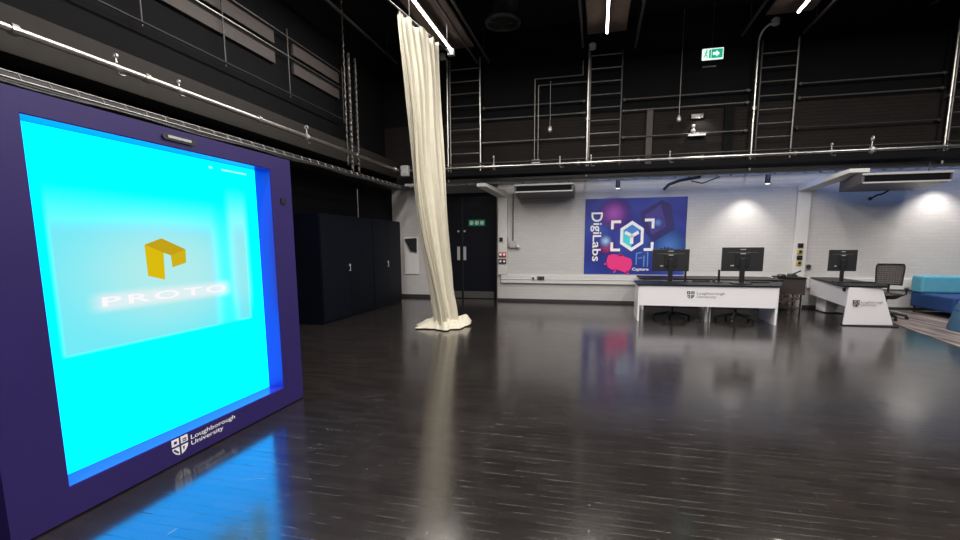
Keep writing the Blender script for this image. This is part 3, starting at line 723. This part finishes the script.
rail(.5, 3.3, 4.98, 'upper guard rail behind the hanging exit sign', 'dull_steel')
rail(.5, 3.3, 4.72, 'second guard rail down, below the exit sign', 'steel')
rail(.5, 3.3, 4.10, 'lowest guard rail below the exit sign', 'dull_steel')
rail(4.25, 7.0, 5.04, 'upper guard rail right of the third ladder', 'dull_steel')
rail(4.25, 7.0, 4.74, 'second guard rail down right of the third ladder', 'dull_steel')
rail(4.25, 7.0, 4.10, 'lowest guard rail right of the third ladder', 'dark_steel')
rail(7.2, 10.4, 5.04, 'guard rail passing the right edge of the view', 'dull_steel')
# conduit loops between first and second ladder
cp_ = thing('conduit_run', (-1.6, 12.42, 3.6), 'pair of thin vertical conduits turning right towards the second ladder', 'conduit')
MB().path([(-1.62,12.42,3.62), (-1.62,12.42,5.62), (-.45,12.42,5.62), (-.45,12.42,5.95)], .014).build('outer_conduit', M['dull_steel'], cp_)
MB().path([(-1.53,12.42,3.62), (-1.53,12.42,5.46), (-.33,12.42,5.46)], .014).build('inner_conduit', M['dull_steel'], cp_)
MB().box(-1.68, -1.47, 12.38, 12.44, 3.58, 3.66).build('junction_box', M['silver'], cp_)
def pendant(x, z0, z1, label):
    t = thing('pendant_switch', (x, 12.3, z0), label, 'pendant', 'dangling pendant switches')
    MB().tube((x, 12.3, z0), (x, 12.3, z1), .008, 6).build('cord', M['dull_steel'], t)
    MB().lathe((x, 12.3, z0-.12), [(.02,0),(.05,.03),(.05,.09),(.02,.14)], 12).build('body', M['silver'], t, smooth=True)
pendant(-1.22, 4.42, 5.5, 'dangling cord switch left of the ladder above the poster')
pendant(1.78, 4.47, 6.8, 'dangling cord switch left of the exit sign')
# pale wall post, dark recess and small fitting
tag(MB().box(1.08, 1.22, 12.46, WB, 3.45, 4.72).build('wall_post', M['panel_grey']), 'grey vertical post on the upper wall between ladder and exit sign', 'post')
tag(MB().box(2.80, 3.0, 12.48, WB, 3.45, 4.70).build('wall_post', M['black_wall']), 'black vertical post on the upper wall below the exit sign', 'post')
cam_ = thing('wall_camera', (2.2, 12.5, 4.1), 'small pale camera on a short shelf on the upper brick wall', 'camera')
MB().box(2.02, 2.40, 12.40, WB, 4.04, 4.08).build('shelf', M['silver'], cam_)
MB().ball((2.13, 12.46, 4.16), .06).build('dome', M['ac_pale'], cam_, smooth=True)
MB().ball((2.13, 12.46, 4.27), .045).build('sensor', M['silver'], cam_, smooth=True)
bx_ = thing('wall_junction_box', (2.25, 12.5, 4.5), 'small grey junction box on the upper brick wall', 'box')
MB().box(2.08, 2.34, 12.47, WB, 4.44, 4.55).build('housing', M['dull_steel'], bx_, bevel=.008)
MB().tube((2.30,12.46,4.49), (2.30,12.44,4.49), .04, 14).build('knockout', M['dark_steel'], bx_)

# hanging exit sign
ex = thing('exit_sign', (2.44, 12.1, 5.8), 'lit green and white hanging exit sign with arrow and running figure', 'exit sign')
EX0, EX1, EZ0, EZ1, EY = 2.17, 2.61, 5.60, 5.84, 12.1
MB().box(EX0, EX1, EY, EY+.04, EZ0, EZ1).build('housing', M['sign_white'], ex, bevel=.01)
MB().box(EX0+.19, EX1-.02, EY-.004, EY, EZ0+.025, EZ1-.025).build('green_field', M['green_sign'], ex)
MB().prism([(EX0+.36,EY-.008,5.72),(EX0+.29,EY-.008,5.79),(EX0+.29,EY-.008,5.75),(EX0+.22,EY-.008,5.75),(EX0+.22,EY-.008,5.69),(EX0+.29,EY-.008,5.69),(EX0+.29,EY-.008,5.65)], (0,.003,0)).build('arrow', M['sign_white'], ex)
rn = MB().ball((EX0+.09, EY-.004, 5.79), .018, 8, 6)
rn.path([(EX0+.085,EY-.004,5.77),(EX0+.075,EY-.004,5.71),(EX0+.105,EY-.004,5.68),(EX0+.10,EY-.004,5.63)], .010); rn.path([(EX0+.075,EY-.004,5.71),(EX0+.05,EY-.004,5.68),(EX0+.03,EY-.004,5.66)], .010)
rn.path([(EX0+.085,EY-.004,5.76),(EX0+.12,EY-.004,5.74)], .007); rn.path([(EX0+.085,EY-.004,5.76),(EX0+.05,EY-.004,5.73)], .007)
rn.build('running_figure', M['green_sign'], ex)
MB().box(EX0+.14, EX0+.18, EY-.004, EY, 5.63, 5.81).build('door_pictogram', M['green_sign'], ex)
for x in (EX0+.2,): MB().tube((x, EY+.02, EZ1), (x, EY+.02, 6.9), .007, 6).build('suspension_cable', M['dark_steel'], ex)
MB().box(EX0+.02, EX1-.14, EY+.0, EY+.05, 5.44, 5.47).build('lower_bar', M['dark_steel'], ex)

# ------------------------------------------------------------------ air units
def ac(x0, x1, y0, y1, zt, zb, label, side=.0):
    t = thing('air_unit', ((x0+x1)/2, (y0+y1)/2, zb), label, 'air conditioner', 'ceiling air units over the back wall')
    # wedge body: tall at the back, slim at the front lip
    MB().hexa([(x0,y0,zt-.20),(x1,y0,zt-.20),(x1,y1,zb),(x0,y1,zb),(x0,y0,zt),(x1,y0,zt),(x1,y1,zt),(x0,y1,zt)]).build('body', M['ac_body'], t, bevel=.015)
    MB().box(x0+.05, x1-.05, y0-.012, y0+.01, zt-.165, zt-.05).build('air_slot', M['black_wall'], t)
    MB().box(x0, x1, y0-.03, y0, zt-.045, zt-.005).build('front_lip', M['ac_pale'], t, bevel=.006)
    MB().box(x0+.02, x1-.02, y0-.02, y0, zt-.205, zt-.175).build('louvre', M['ac_pale'], t, bevel=.005)
    for x in (x0+.15, x1-.15):
        MB().tube((x, (y0+y1)/2, zt), (x, (y0+y1)/2, 3.15 if zt < 3.1 else 3.3), .01, 6).build('drop_rod', M['dark_steel'], t)
    return t
ac(-2.02, -.58, 11.75, 12.42, 2.99, 2.68, 'slim grey air unit left of the poster')
ac(5.09, 6.60, 11.2, 12.10, 2.90, 2.62, 'large grey air unit above the blue sofa')
hk = thing('cable_hook', (5.75, 12.0, 2.4), 'small black hooked cable hanging under the right air unit', 'hook')
MB().path([(5.98,12.0,2.63),(5.86,12.0,2.55),(5.76,12.0,2.53),(5.68,12.0,2.47)], .018).build('cable', M['black_plastic'], hk)
MB().ball((5.65,12.0,2.46), .04).build('plug', M['black_plastic'], hk)

# surface downlights
def downlight(x, label, on=False):
    t = thing('downlight', (x, 12.15, 2.85), label, 'spotlight', 'black downlights under the cable tray')
    MB().tube((x, 12.15, 2.86), (x, 12.15, 3.06), .055, 18).build('can', M['black_plastic'], t, smooth=True)
    MB().tube((x, 12.15, 2.853), (x, 12.15, 2.862), .045, 18).build('lens', M['lens'], t)
    return t
downlight(.45, 'black cylinder downlight above the poster')
downlight(3.70, 'black cylinder downlight left of the right beam')
# dark cables drooping from the tray over the poster
t = thing('drooping_cable', (1.9, 12.2, 2.95), 'dark cable bundle drooping from the tray above the poster', 'cable')
MB().path([(1.50,12.2,2.80),(1.62,12.2,2.92),(1.85,12.2,3.0),(2.3,12.15,3.06)], .035).build('bundle', M['black_plastic'], t)
MB().path([(2.1,12.2,2.98),(2.35,12.2,2.92),(2.7,12.15,3.05)], .015).build('loose_end', M['dark_steel'], t)

# ------------------------------------------------------------------ front desk
fd = thing('reception_desk', (2.1, 10.2, 0), 'long white fronted desk with black top and university shield logo', 'desk')
DX0, DX1, DY0, DY1 = .80, 3.33, 9.75, 10.70
MB().prism([(DX0,DY0,.715),(DX1,DY0,.715),(DX1+.30,DY1-.1,.715),(DX1+.34,DY1,.715),(DX0,DY1,.715)], (0,0,.03)).build('desk_top', M['desk_black'], fd, bevel=.004)
MB().box(DX0+.05, DX1-.04, DY0+.02, DY0+.045, .32, .715).build('front_panel', M['desk_white'], fd, bevel=.002)
for x in (DX0+.02, DX1-.06): MB().box(x, x+.035, DY0+.03, DY1-.04, 0, .715).build('side_panel', M['desk_white'], fd, bevel=.002)
MB().box(2.10, 2.14, 9.95, 10.05, 0, .715).build('leg', M['silver'], fd); MB().box(2.18, 2.205, 9.95, 10.05, 0, .715).build('leg', M['silver'], fd)
text('university_lettering', 'Loughborough\nUniversity', M['grey_ink'], (1.90, DY0+.02, .475), (1,0,0), (0,0,1), .49, .13, fd, bold=.0)
shield((1.72, DY0+.02, .47), (1,0,0), (0,0,1), .135, .145, M['black_ink'], M['desk_white'], fd)
# rear bench against the wall
rb = thing('wall_bench', (2.4, 11.9, 0), 'long black topped bench against the back wall behind the front desk', 'desk')
MB().box(.98, 3.92, 11.35, 12.40, .715, .745).build('desk_top', M['desk_black'], rb, bevel=.003)
for x in (1.05, 2.45, 3.84): MB().box(x, x+.04, 11.45, 12.35, 0, .715).build('leg_panel', M['desk_white'], rb)

def monitor_proto():
    t = thing('monitor', (0,0,0), 'x', 'monitor')
    MB().box(-.355, .355, -.02, .015, .235, .68).build('casing', M['black_plastic'], t, bevel=.006)
    MB().box(-.12, .12, -.035, -.02, .32, .58).build('rear_bulge', M['black_metal'], t, bevel=.008)
    MB().box(-.345, .345, .015, .018, .245, .67).build('screen', M['desk_black'], t)
    MB().box(-.045, .045, -.06, -.035, .02, .48).build('stand_post', M['black_metal'], t, bevel=.006)
    MB().box(-.03, .045, .0, .02, .02, .27).build('stand_brace', M['black_metal'], t)
    MB().box(-.17, .17, -.13, .11, 0, .02).build('base', M['black_metal'], t, bevel=.006)
    MB().box(-.05, .05, -.0215, -.0205, .635, .648).build('badge', M['ac_pale'], t)
    MB().box(-.045, .045, -.0365, -.0355, .555, .57).build('badge', M['ac_pale'], t)
    MB().box(-.26, .26, -.0215, -.0205, .585, .592).build('vent_line', M['dull_steel'], t)
    MB().box(-.20, -.14, -.0225, -.0205, .33, .35).build('port_label', M['ac_pale'], t)
    return t
mo = monitor_proto()
mons = [mo, copy_tree(mo), copy_tree(mo)]
for m_, (x, y, rz, s, lab) in zip(mons, ((1.46, 10.25, 0, .99, 'black monitor seen from behind, in front of the poster corner'), (2.76, 10.18, 0, 1.04, 'black monitor seen from behind, right one on the front desk'), (4.77, 10.9, -.05, .70, 'single black monitor on the right trapezoid ended desk'))):
    m_.location = (x, y, .7455); m_.rotation_euler = (0,0,rz); m_.scale = (s, s, s); m_['label'] = lab; m_['group'] = 'monitors on the desks'
mons[2].scale = (.68, .9, .95)
# auxiliary stands behind the monitors
for x, y, lab in ((1.80, 10.52, 'slim black post behind the left monitor'), (2.44, 10.52, 'slim black post behind the right desk monitor')):
    t = thing('tablet_stand', (x, y, .7455), lab, 'stand', 'slim stands behind the monitors')
    MB().box(x-.02, x+.02, y-.01, y+.01, .7455, 1.0).build('post', M['black_metal'], t)
    MB().box(x-.08, x+.08, y-.06, y+.06, .7455, .755).build('foot', M['black_metal'], t)
# small things on the desks
def small(name, x0, x1, y0, y1, z0, z1, m, label, cat, extra=None):
    t = thing(name, ((x0+x1)/2, (y0+y1)/2, z0), label, cat)
    MB().box(x0, x1, y0, y1, z0, z1).build('body', M[m], t, bevel=.004)
    if extra: extra(t)
def keys(x0, x1, y0, y1, z):
    def f(t):
        k = MB()
        for i in range(12):
            for j in range(4):
                a = x0+(x1-x0)*(i+.1)/12; b = y0+(y1-y0)*(j+.1)/4
                k.box(a, a+(x1-x0)*.8/12, b, b+(y1-y0)*.8/4, z, z+.006)
        k.build('keys', M['black_metal'], t)
    return f
small('keyboard', 2.95, 3.35, 10.42, 10.57, .7455, .765, 'black_plastic', 'black keyboard right of the right desk monitor', 'keyboard', keys(2.96,3.34,10.43,10.56,.765))
small('keyboard', 1.95, 2.28, 10.5, 10.62, .7455, .765, 'black_plastic', 'black keyboard between the two desk monitors', 'keyboard', keys(1.96,2.27,10.51,10.61,.765))
def wheel(t):
    MB().ball((2.35, 11.5, .80), .02, 8, 6).build('wheel', M['dark_steel'], t)
t = thing('computer_mouse', (2.36, 10.55, .7455), 'small black mouse on the desk between the monitors', 'mouse')
MB().ball((2.36, 10.56, .7455+.021), .04, 12, 8, (.8,1.3,.5)).build('shell', M['black_plastic'], t, smooth=True)
MB().tube((2.352,10.535,.787), (2.368,10.535,.787), .008, 8).build('scroll_wheel', M['dull_steel'], t)

# ------------------------------------------------------------------ right desk with trapezoid end
rd = thing('corner_desk', (4.95, 11.1, 0), 'white desk with trapezoid end panel and black top on the right', 'desk')
MB().prism([(4.47,10.03,.715),(5.16,10.06,.715),(5.34,10.45,.715),(5.36,12.42,.715),(4.82,12.42,.715)], (0,0,.03)).build('desk_top', M['desk_black'], rd, bevel=.003)
MB().prism([(4.50,10.02,0.02),(5.35,10.14,0.02),(5.10,10.10,.712),(4.54,10.02,.712)], (0,.035,0)).build('end_panel', M['desk_white'], rd, bevel=.002)
MB().hexa([(4.535,10.06,.35),(4.575,10.06,.35),(4.87,12.38,.35),(4.83,12.38,.35),(4.535,10.06,.712),(4.575,10.06,.712),(4.87,12.38,.712),(4.83,12.38,.712)]).build('side_panel', M['desk_white'], rd)
MB().box(5.06, 5.34, 12.32, 12.40, 0, .712).build('rear_leg', M['desk_white'], rd)
MB().box(4.50, 5.37, 10.0, 10.16, 0, .02).build('foot_strip', M['black_plastic'], rd)
MB().tube((4.553,10.19,.66), (4.520,10.19,.66), .035, 16).build('cable_port', M['black_plastic'], rd)
rx = Vector((.99,.14,0)).normalized()
text('university_lettering', 'Loughborough\nUniversity', M['grey_ink'], (4.76, 10.045, .365), rx, (0,0,1), .37, .10, rd, thick=.01)
shield((4.62, 10.025, .36), rx, (0,0,1), .115, .12, M['black_ink'], M['desk_white'], rd, t=.01)
pe = thing('drawer_pedestal', (5.05, 12.0, 0), 'pale grey low pedestal under the right desk', 'cabinet')
MB().box(4.90, 5.33, 11.75, 12.2, .02, .50).build('carcass', M['desk_white'], pe, bevel=.006)
for z in (.03, .19, .35): MB().box(4.91, 5.32, 11.735, 11.75, z, z+.145).build('drawer', M['ac_pale'], pe)
small('keyboard', 4.92, 5.29, 10.72, 10.86, .7455, .765, 'black_plastic', 'black keyboard on the right desk in front of the mesh chair', 'keyboard', keys(4.93,5.28,10.73,10.85,.765))
for m_ in [o for o in scn.objects if o.name.startswith('keyboard')]: m_['group'] = 'black keyboards'

# dark brown side table in the gap with tangled things below
st = thing('side_table', (4.3, 12.0, 0), 'low dark brown table between the two desks', 'table')
MB().hexa([(4.02,12.0,.74),(4.50,11.75,.74),(4.54,12.42,.74),(4.02,12.42,.74),(4.02,12.0,.77),(4.50,11.75,.77),(4.54,12.42,.77),(4.02,12.42,.77)]).build('table_top', M['desk_black'], st)
MB().hexa([(4.04,12.02,.38),(4.50,11.78,.38),(4.50,11.82,.38),(4.04,12.06,.38),(4.04,12.02,.74),(4.50,11.78,.74),(4.50,11.82,.74),(4.04,12.06,.74)]).build('front_panel', M['brown_lam'], st)
for x, y in ((4.06,12.36),(4.48,12.36),(4.06,12.1),(4.47,11.9)): MB().tube((x, y, 0), (x, y, .74), .02, 8).build('leg', M['black_metal'], st)
for x0, y0, lab, hh in ((3.885, 12.0, 'dark tower computer standing under the bench end', .42), (4.15, 12.1, 'dark storage box under the brown side table', .34)):
    t = thing('computer_tower', (x0, y0, 0), lab, 'computer')
    MB().box(x0, x0+.15, y0, y0+.28, .01, hh).build('case', M['dark_steel'], t, bevel=.008)
    MB().box(x0+.02, x0+.13, y0-.006, y0, hh-.12, hh-.04).build('drive_bay', M['dull_steel'], t)
cbn = MB(); random.seed(3)
for k in range(5):
    p = [(3.92+random.random()*.60, 11.72+random.random()*.2, .03+random.random()*.40) for _ in range(6)]
    cbn.path(p, .009, 6)
cbn_t = thing('cable_tangle', (4.3, 11.8, 0), 'tangle of pale cables under the brown side table', 'cables')
tag(cbn.build('cables', M['brown_matt'], cbn_t), kind='stuff')
t = thing('phone_handset', (4.38, 12.2, .77), 'black handset propped on the brown side table', 'phone')
MB().hexa([(4.30,12.15,.771),(4.46,12.15,.771),(4.46,12.3,.771),(4.30,12.3,.771),(4.30,12.15,.79),(4.46,12.15,.80),(4.46,12.3,.83),(4.30,12.3,.83)]).build('base', M['black_plastic'], t)
MB().tube((4.38,12.2,.82), (4.54,12.2,.90), .016).build('receiver', M['black_plastic'], t)
t = thing('folded_jacket', (4.12, 12.1, .77), 'flat dark bundle lying on the brown side table', 'jacket')
MB().lathe((4.12,12.1,.77), [(.09,0),(.10,.02),(.08,.045),(.05,.055)], 16).build('cloth', M['black_metal'], t, smooth=True)

# ------------------------------------------------------------------ office chairs
def chair(hb, arms, label, mesh_back):
    t = thing('office_chair', (0,0,0), label, 'office chair', 'black swivel chairs')
    for k in range(5):
        a = k*2*PI/5+.3; c, s = math.cos(a), math.sin(a)
        lg = MB().tube((0,0,.15), (.35*c,.35*s,.08), .034, 8, .024).build('base_arm', M['black_plastic'], t)
        MB().tube((.35*c-.014*s,.35*s+.014*c,.032), (.35*c+.014*s,.35*s-.014*c,.032), .032, 12).build('castor', M['black_metal'], lg)
        MB().tube((.35*c,.35*s,.03), (.35*c,.35*s,.08), .01, 6).build('castor_pin', M['black_metal'], lg)
    MB().tube((0,0,.08), (0,0,.42), .025, 12).build('gas_lift', M['black_metal'], t)
    MB().box(-.12,.12,-.12,.12,.41,.445).build('mechanism', M['black_metal'], t)
    st_ = MB(); n = 24
    st_.lathe((0,0,0), [(.16,.40 if arms else .445),(.235,.455),(.25,.48),(.24,.505),(.18,.515),(.02,.51)], n)
    so_ = st_.build('seat', M['black_plastic'], t, smooth=True)
    # back rest : gently curved panel with rounded frame
    w0, w1, zb, zt = .20, .22, hb-.40 if arms else .50, hb
    bk = MB(); fm = MB(); g = 10
    pts = [[((-1+2*i/g)*(w0+(w1-w0)*j/g)*(1-.10*max(0,(j-8)/2)**2), .27+.02*j/g-.05*(-1+2*i/g)**2, zb+(zt-zb)*j/g) for i in range(g+1)] for j in range(g+1)]
    for j in range(g):
        for i in range(g):
            a, b, c, d_ = pts[j][i], pts[j][i+1], pts[j+1][i+1], pts[j+1][i]
            bk.add([a,b,c,d_], [(0,1,2,3)])
    bo_ = bk.build('backrest', mesh_back, t, smooth=True)
    so2 = bo_.modifiers.new('t', 'SOLIDIFY'); so2.thickness = .012
    ring_ = pts[0]+[pts[j][g] for j in range(1, g+1)]+pts[g][::-1][1:]+[pts[j][0] for j in range(g-1, 0, -1)]
    fm.path(ring_+[ring_[0]], .014, 6); fm.build('back_frame', M['black_plastic'], bo_)
    MB().path([(0,.10,.43),(0,.30,.46),(0,.29,.70)], .02).build('back_support', M['black_plastic'], t)
    if arms:
        for s in (-1, 1):
            MB().path([(s*.22,.05,.46),(s*.29,.05,.50),(s*.29,.05,.60)], .015).build('arm_post', M['black_plastic'], t)
            MB().box(s*.29-.035, s*.29+.035, -.10, .14, .60, .63).build('armrest', M['black_plastic'], t, bevel=.01)
    return t
ch = chair(.70, False, 'black swivel chair tucked under the left part of the front desk', M['black_plastic'])
ch.location = (1.53, 10.17, 0)
ch2 = copy_tree(ch); ch2.location = (2.70, 10.17, 0); ch2.rotation_euler = (0,0,.25); ch2['label'] = 'black swivel chair tucked under the right part of the front desk'
ch3 = chair(1.06, True, 'mesh backed black swivel chair behind the trapezoid ended desk', M['mesh_grey'])
ch3.location = (5.69, 11.12, 0); ch3.rotation_euler = (0,0,-.55); ch3.scale = (1.02,1.02,1.03)
# power block under the desk
t = thing('cable_spider', (1.95, 10.0, 0), 'small black cable block on the floor under the front desk', 'cable box')
MB().box(1.92, 2.04, 9.95, 10.03, 0, .035).build('block', M['black_plastic'], t, bevel=.006)
MB().path([(1.92,9.99,.012),(1.90,9.88,.012),(1.97,9.86,.012)], .008).build('lead', M['black_plastic'], t)

# ------------------------------------------------------------------ carpet, sofa, ottoman
tag(MB().prism([(5.60,12.5,.001),(5.55,10.6,.001),(5.20,8.0,.001),(5.1,6.0,.001),(10.5,6.0,.001),(10.5,12.5,.001)], (0,0,.010)).build('carpet', M['carpet']), 'streaked grey brown carpet under the blue sofa', 'carpet')
sf = thing('sofa', (8.0, 11.7, .011), 'blue modular sofa with turquoise back against the wall', 'sofa')
MB().box(6.74, 10.1, 11.95, 12.32, .46, .82).build('backrest', M['teal_fabric'], sf, bevel=.04)
MB().box(6.76, 7.70, 11.02, 12.32, .14, .455).build('seat', M['blue_fabric'], sf, bevel=.035)
MB().box(7.72, 8.9, 11.02, 12.32, .14, .455).build('seat', M['blue_fabric'], sf, bevel=.035)
MB().box(8.92, 10.1, 11.02, 12.32, .14, .455).build('seat', M['blue_fabric'], sf, bevel=.035)
for x in (6.82, 8.3, 10.0):
    for y in (11.1, 12.25): MB().tube((x, y, .011), (x, y, .15), .018, 10).build('leg', M['black_metal'], sf)
ot = thing('ottoman', (6.42, 9.75, .011), 'slate blue tapered ottoman at the right edge of the view', 'ottoman')
MB().lathe((6.45,9.75,.011), [(.44,.0),(.45,.04),(.37,.40),(.30,.58),(.24,.62),(.05,.63)], 32).build('body', M['slate_fabric'], ot, smooth=True)
MB().ring((6.45,9.75,.36), (1,0,0), (0,1,0), .372, .386, (0,0,.012), 32).build('seam', M['blue_fabric'], ot)

# ------------------------------------------------------------------ lamps
def area(name, loc, rot, sx, sy, power, c=(1,.95,.88), spread=PI):
    l = bpy.data.lights.new(name, 'AREA'); l.shape = 'RECTANGLE'; l.size = sx; l.size_y = sy; l.energy = power; l.color = c; l.spread = spread
    o = bpy.data.objects.new(name, l); o.location = loc; o.rotation_euler = rot; col.objects.link(o)
for i, x in enumerate((-3.40, .08, 3.68)):
    area('strip_lamp', (x, 6.4, 5.97), (0,0,0), .55, 7.0, 350)
for x in (7.2,): area('strip_lamp', (x, 6.4, 5.97), (0,0,0), .55, 6.8, 260)
for x in (-1.6, 2.0, 5.6): area('strip_lamp', (x, -.5, 5.97), (0,0,0), .55, 5.0, 260)
def spot(loc, tgt, power, ang, blend=.4, c=(1,.95,.86), r=.03):
    l = bpy.data.lights.new('wall_washer', 'SPOT'); l.energy = power; l.spot_size = math.radians(ang); l.spot_blend = blend; l.color = c; l.shadow_soft_size = r
    o = bpy.data.objects.new('wall_washer', l); o.location = loc; o.rotation_euler = (Vector(tgt)-Vector(loc)).to_track_quat('-Z', 'Y').to_euler(); col.objects.link(o)
spot((3.35, 12.12, 2.95), (3.35, 12.16, 1.2), 105, 98, .8)
spot((7.10, 12.12, 2.95), (7.10, 12.16, 1.2), 120, 108, .8)
area('added_blue_fill', (4.6, 12.0, 3.04), (math.radians(38),0,0), 9.5, .08, 13, c=(.22,.42,1.))  # added fill without a fixture, tints the top of the white wall blue
spot((2.25, 12.25, 4.55), (2.35, 12.55, 3.9), 22, 100, .8)

w = bpy.data.worlds.new('world'); scn.world = w; w.use_nodes = True
w.node_tree.nodes['Background'].inputs[0].default_value = (.010,.010,.013,1); w.node_tree.nodes['Background'].inputs[1].default_value = 1

# ------------------------------------------------------------------ camera
F, CY, P, R, YAW, H = 470.3, 309.3, .1386, -.0053, .2424, 1.55
cp, sp, cr, sr, cw, sw = math.cos(P), math.sin(P), math.cos(R), math.sin(R), math.cos(YAW), math.sin(YAW)
fwd = Vector((-sw*cp, cw*cp, -sp)); down = Vector((sw*sp, -cw*sp, -cp)); right = Vector((cw, sw, 0))
Rt = cr*right-sr*down; Dn = sr*right+cr*down
cam = bpy.data.cameras.new('camera'); co = bpy.data.objects.new('camera', cam); col.objects.link(co)
mt = Matrix((Rt, -Dn, -fwd)).transposed().to_4x4(); mt.translation = (0,0,H); co.matrix_world = mt
cam.sensor_fit = 'HORIZONTAL'; cam.sensor_width = 36; cam.lens = 36*F/960; cam.shift_y = (CY-270)/960; cam.clip_start = .05
scn.camera = co
scn.view_settings.view_transform = 'Standard'; scn.view_settings.look = 'None'
scn.cycles.use_denoising = True
scn.cycles.max_bounces = 6
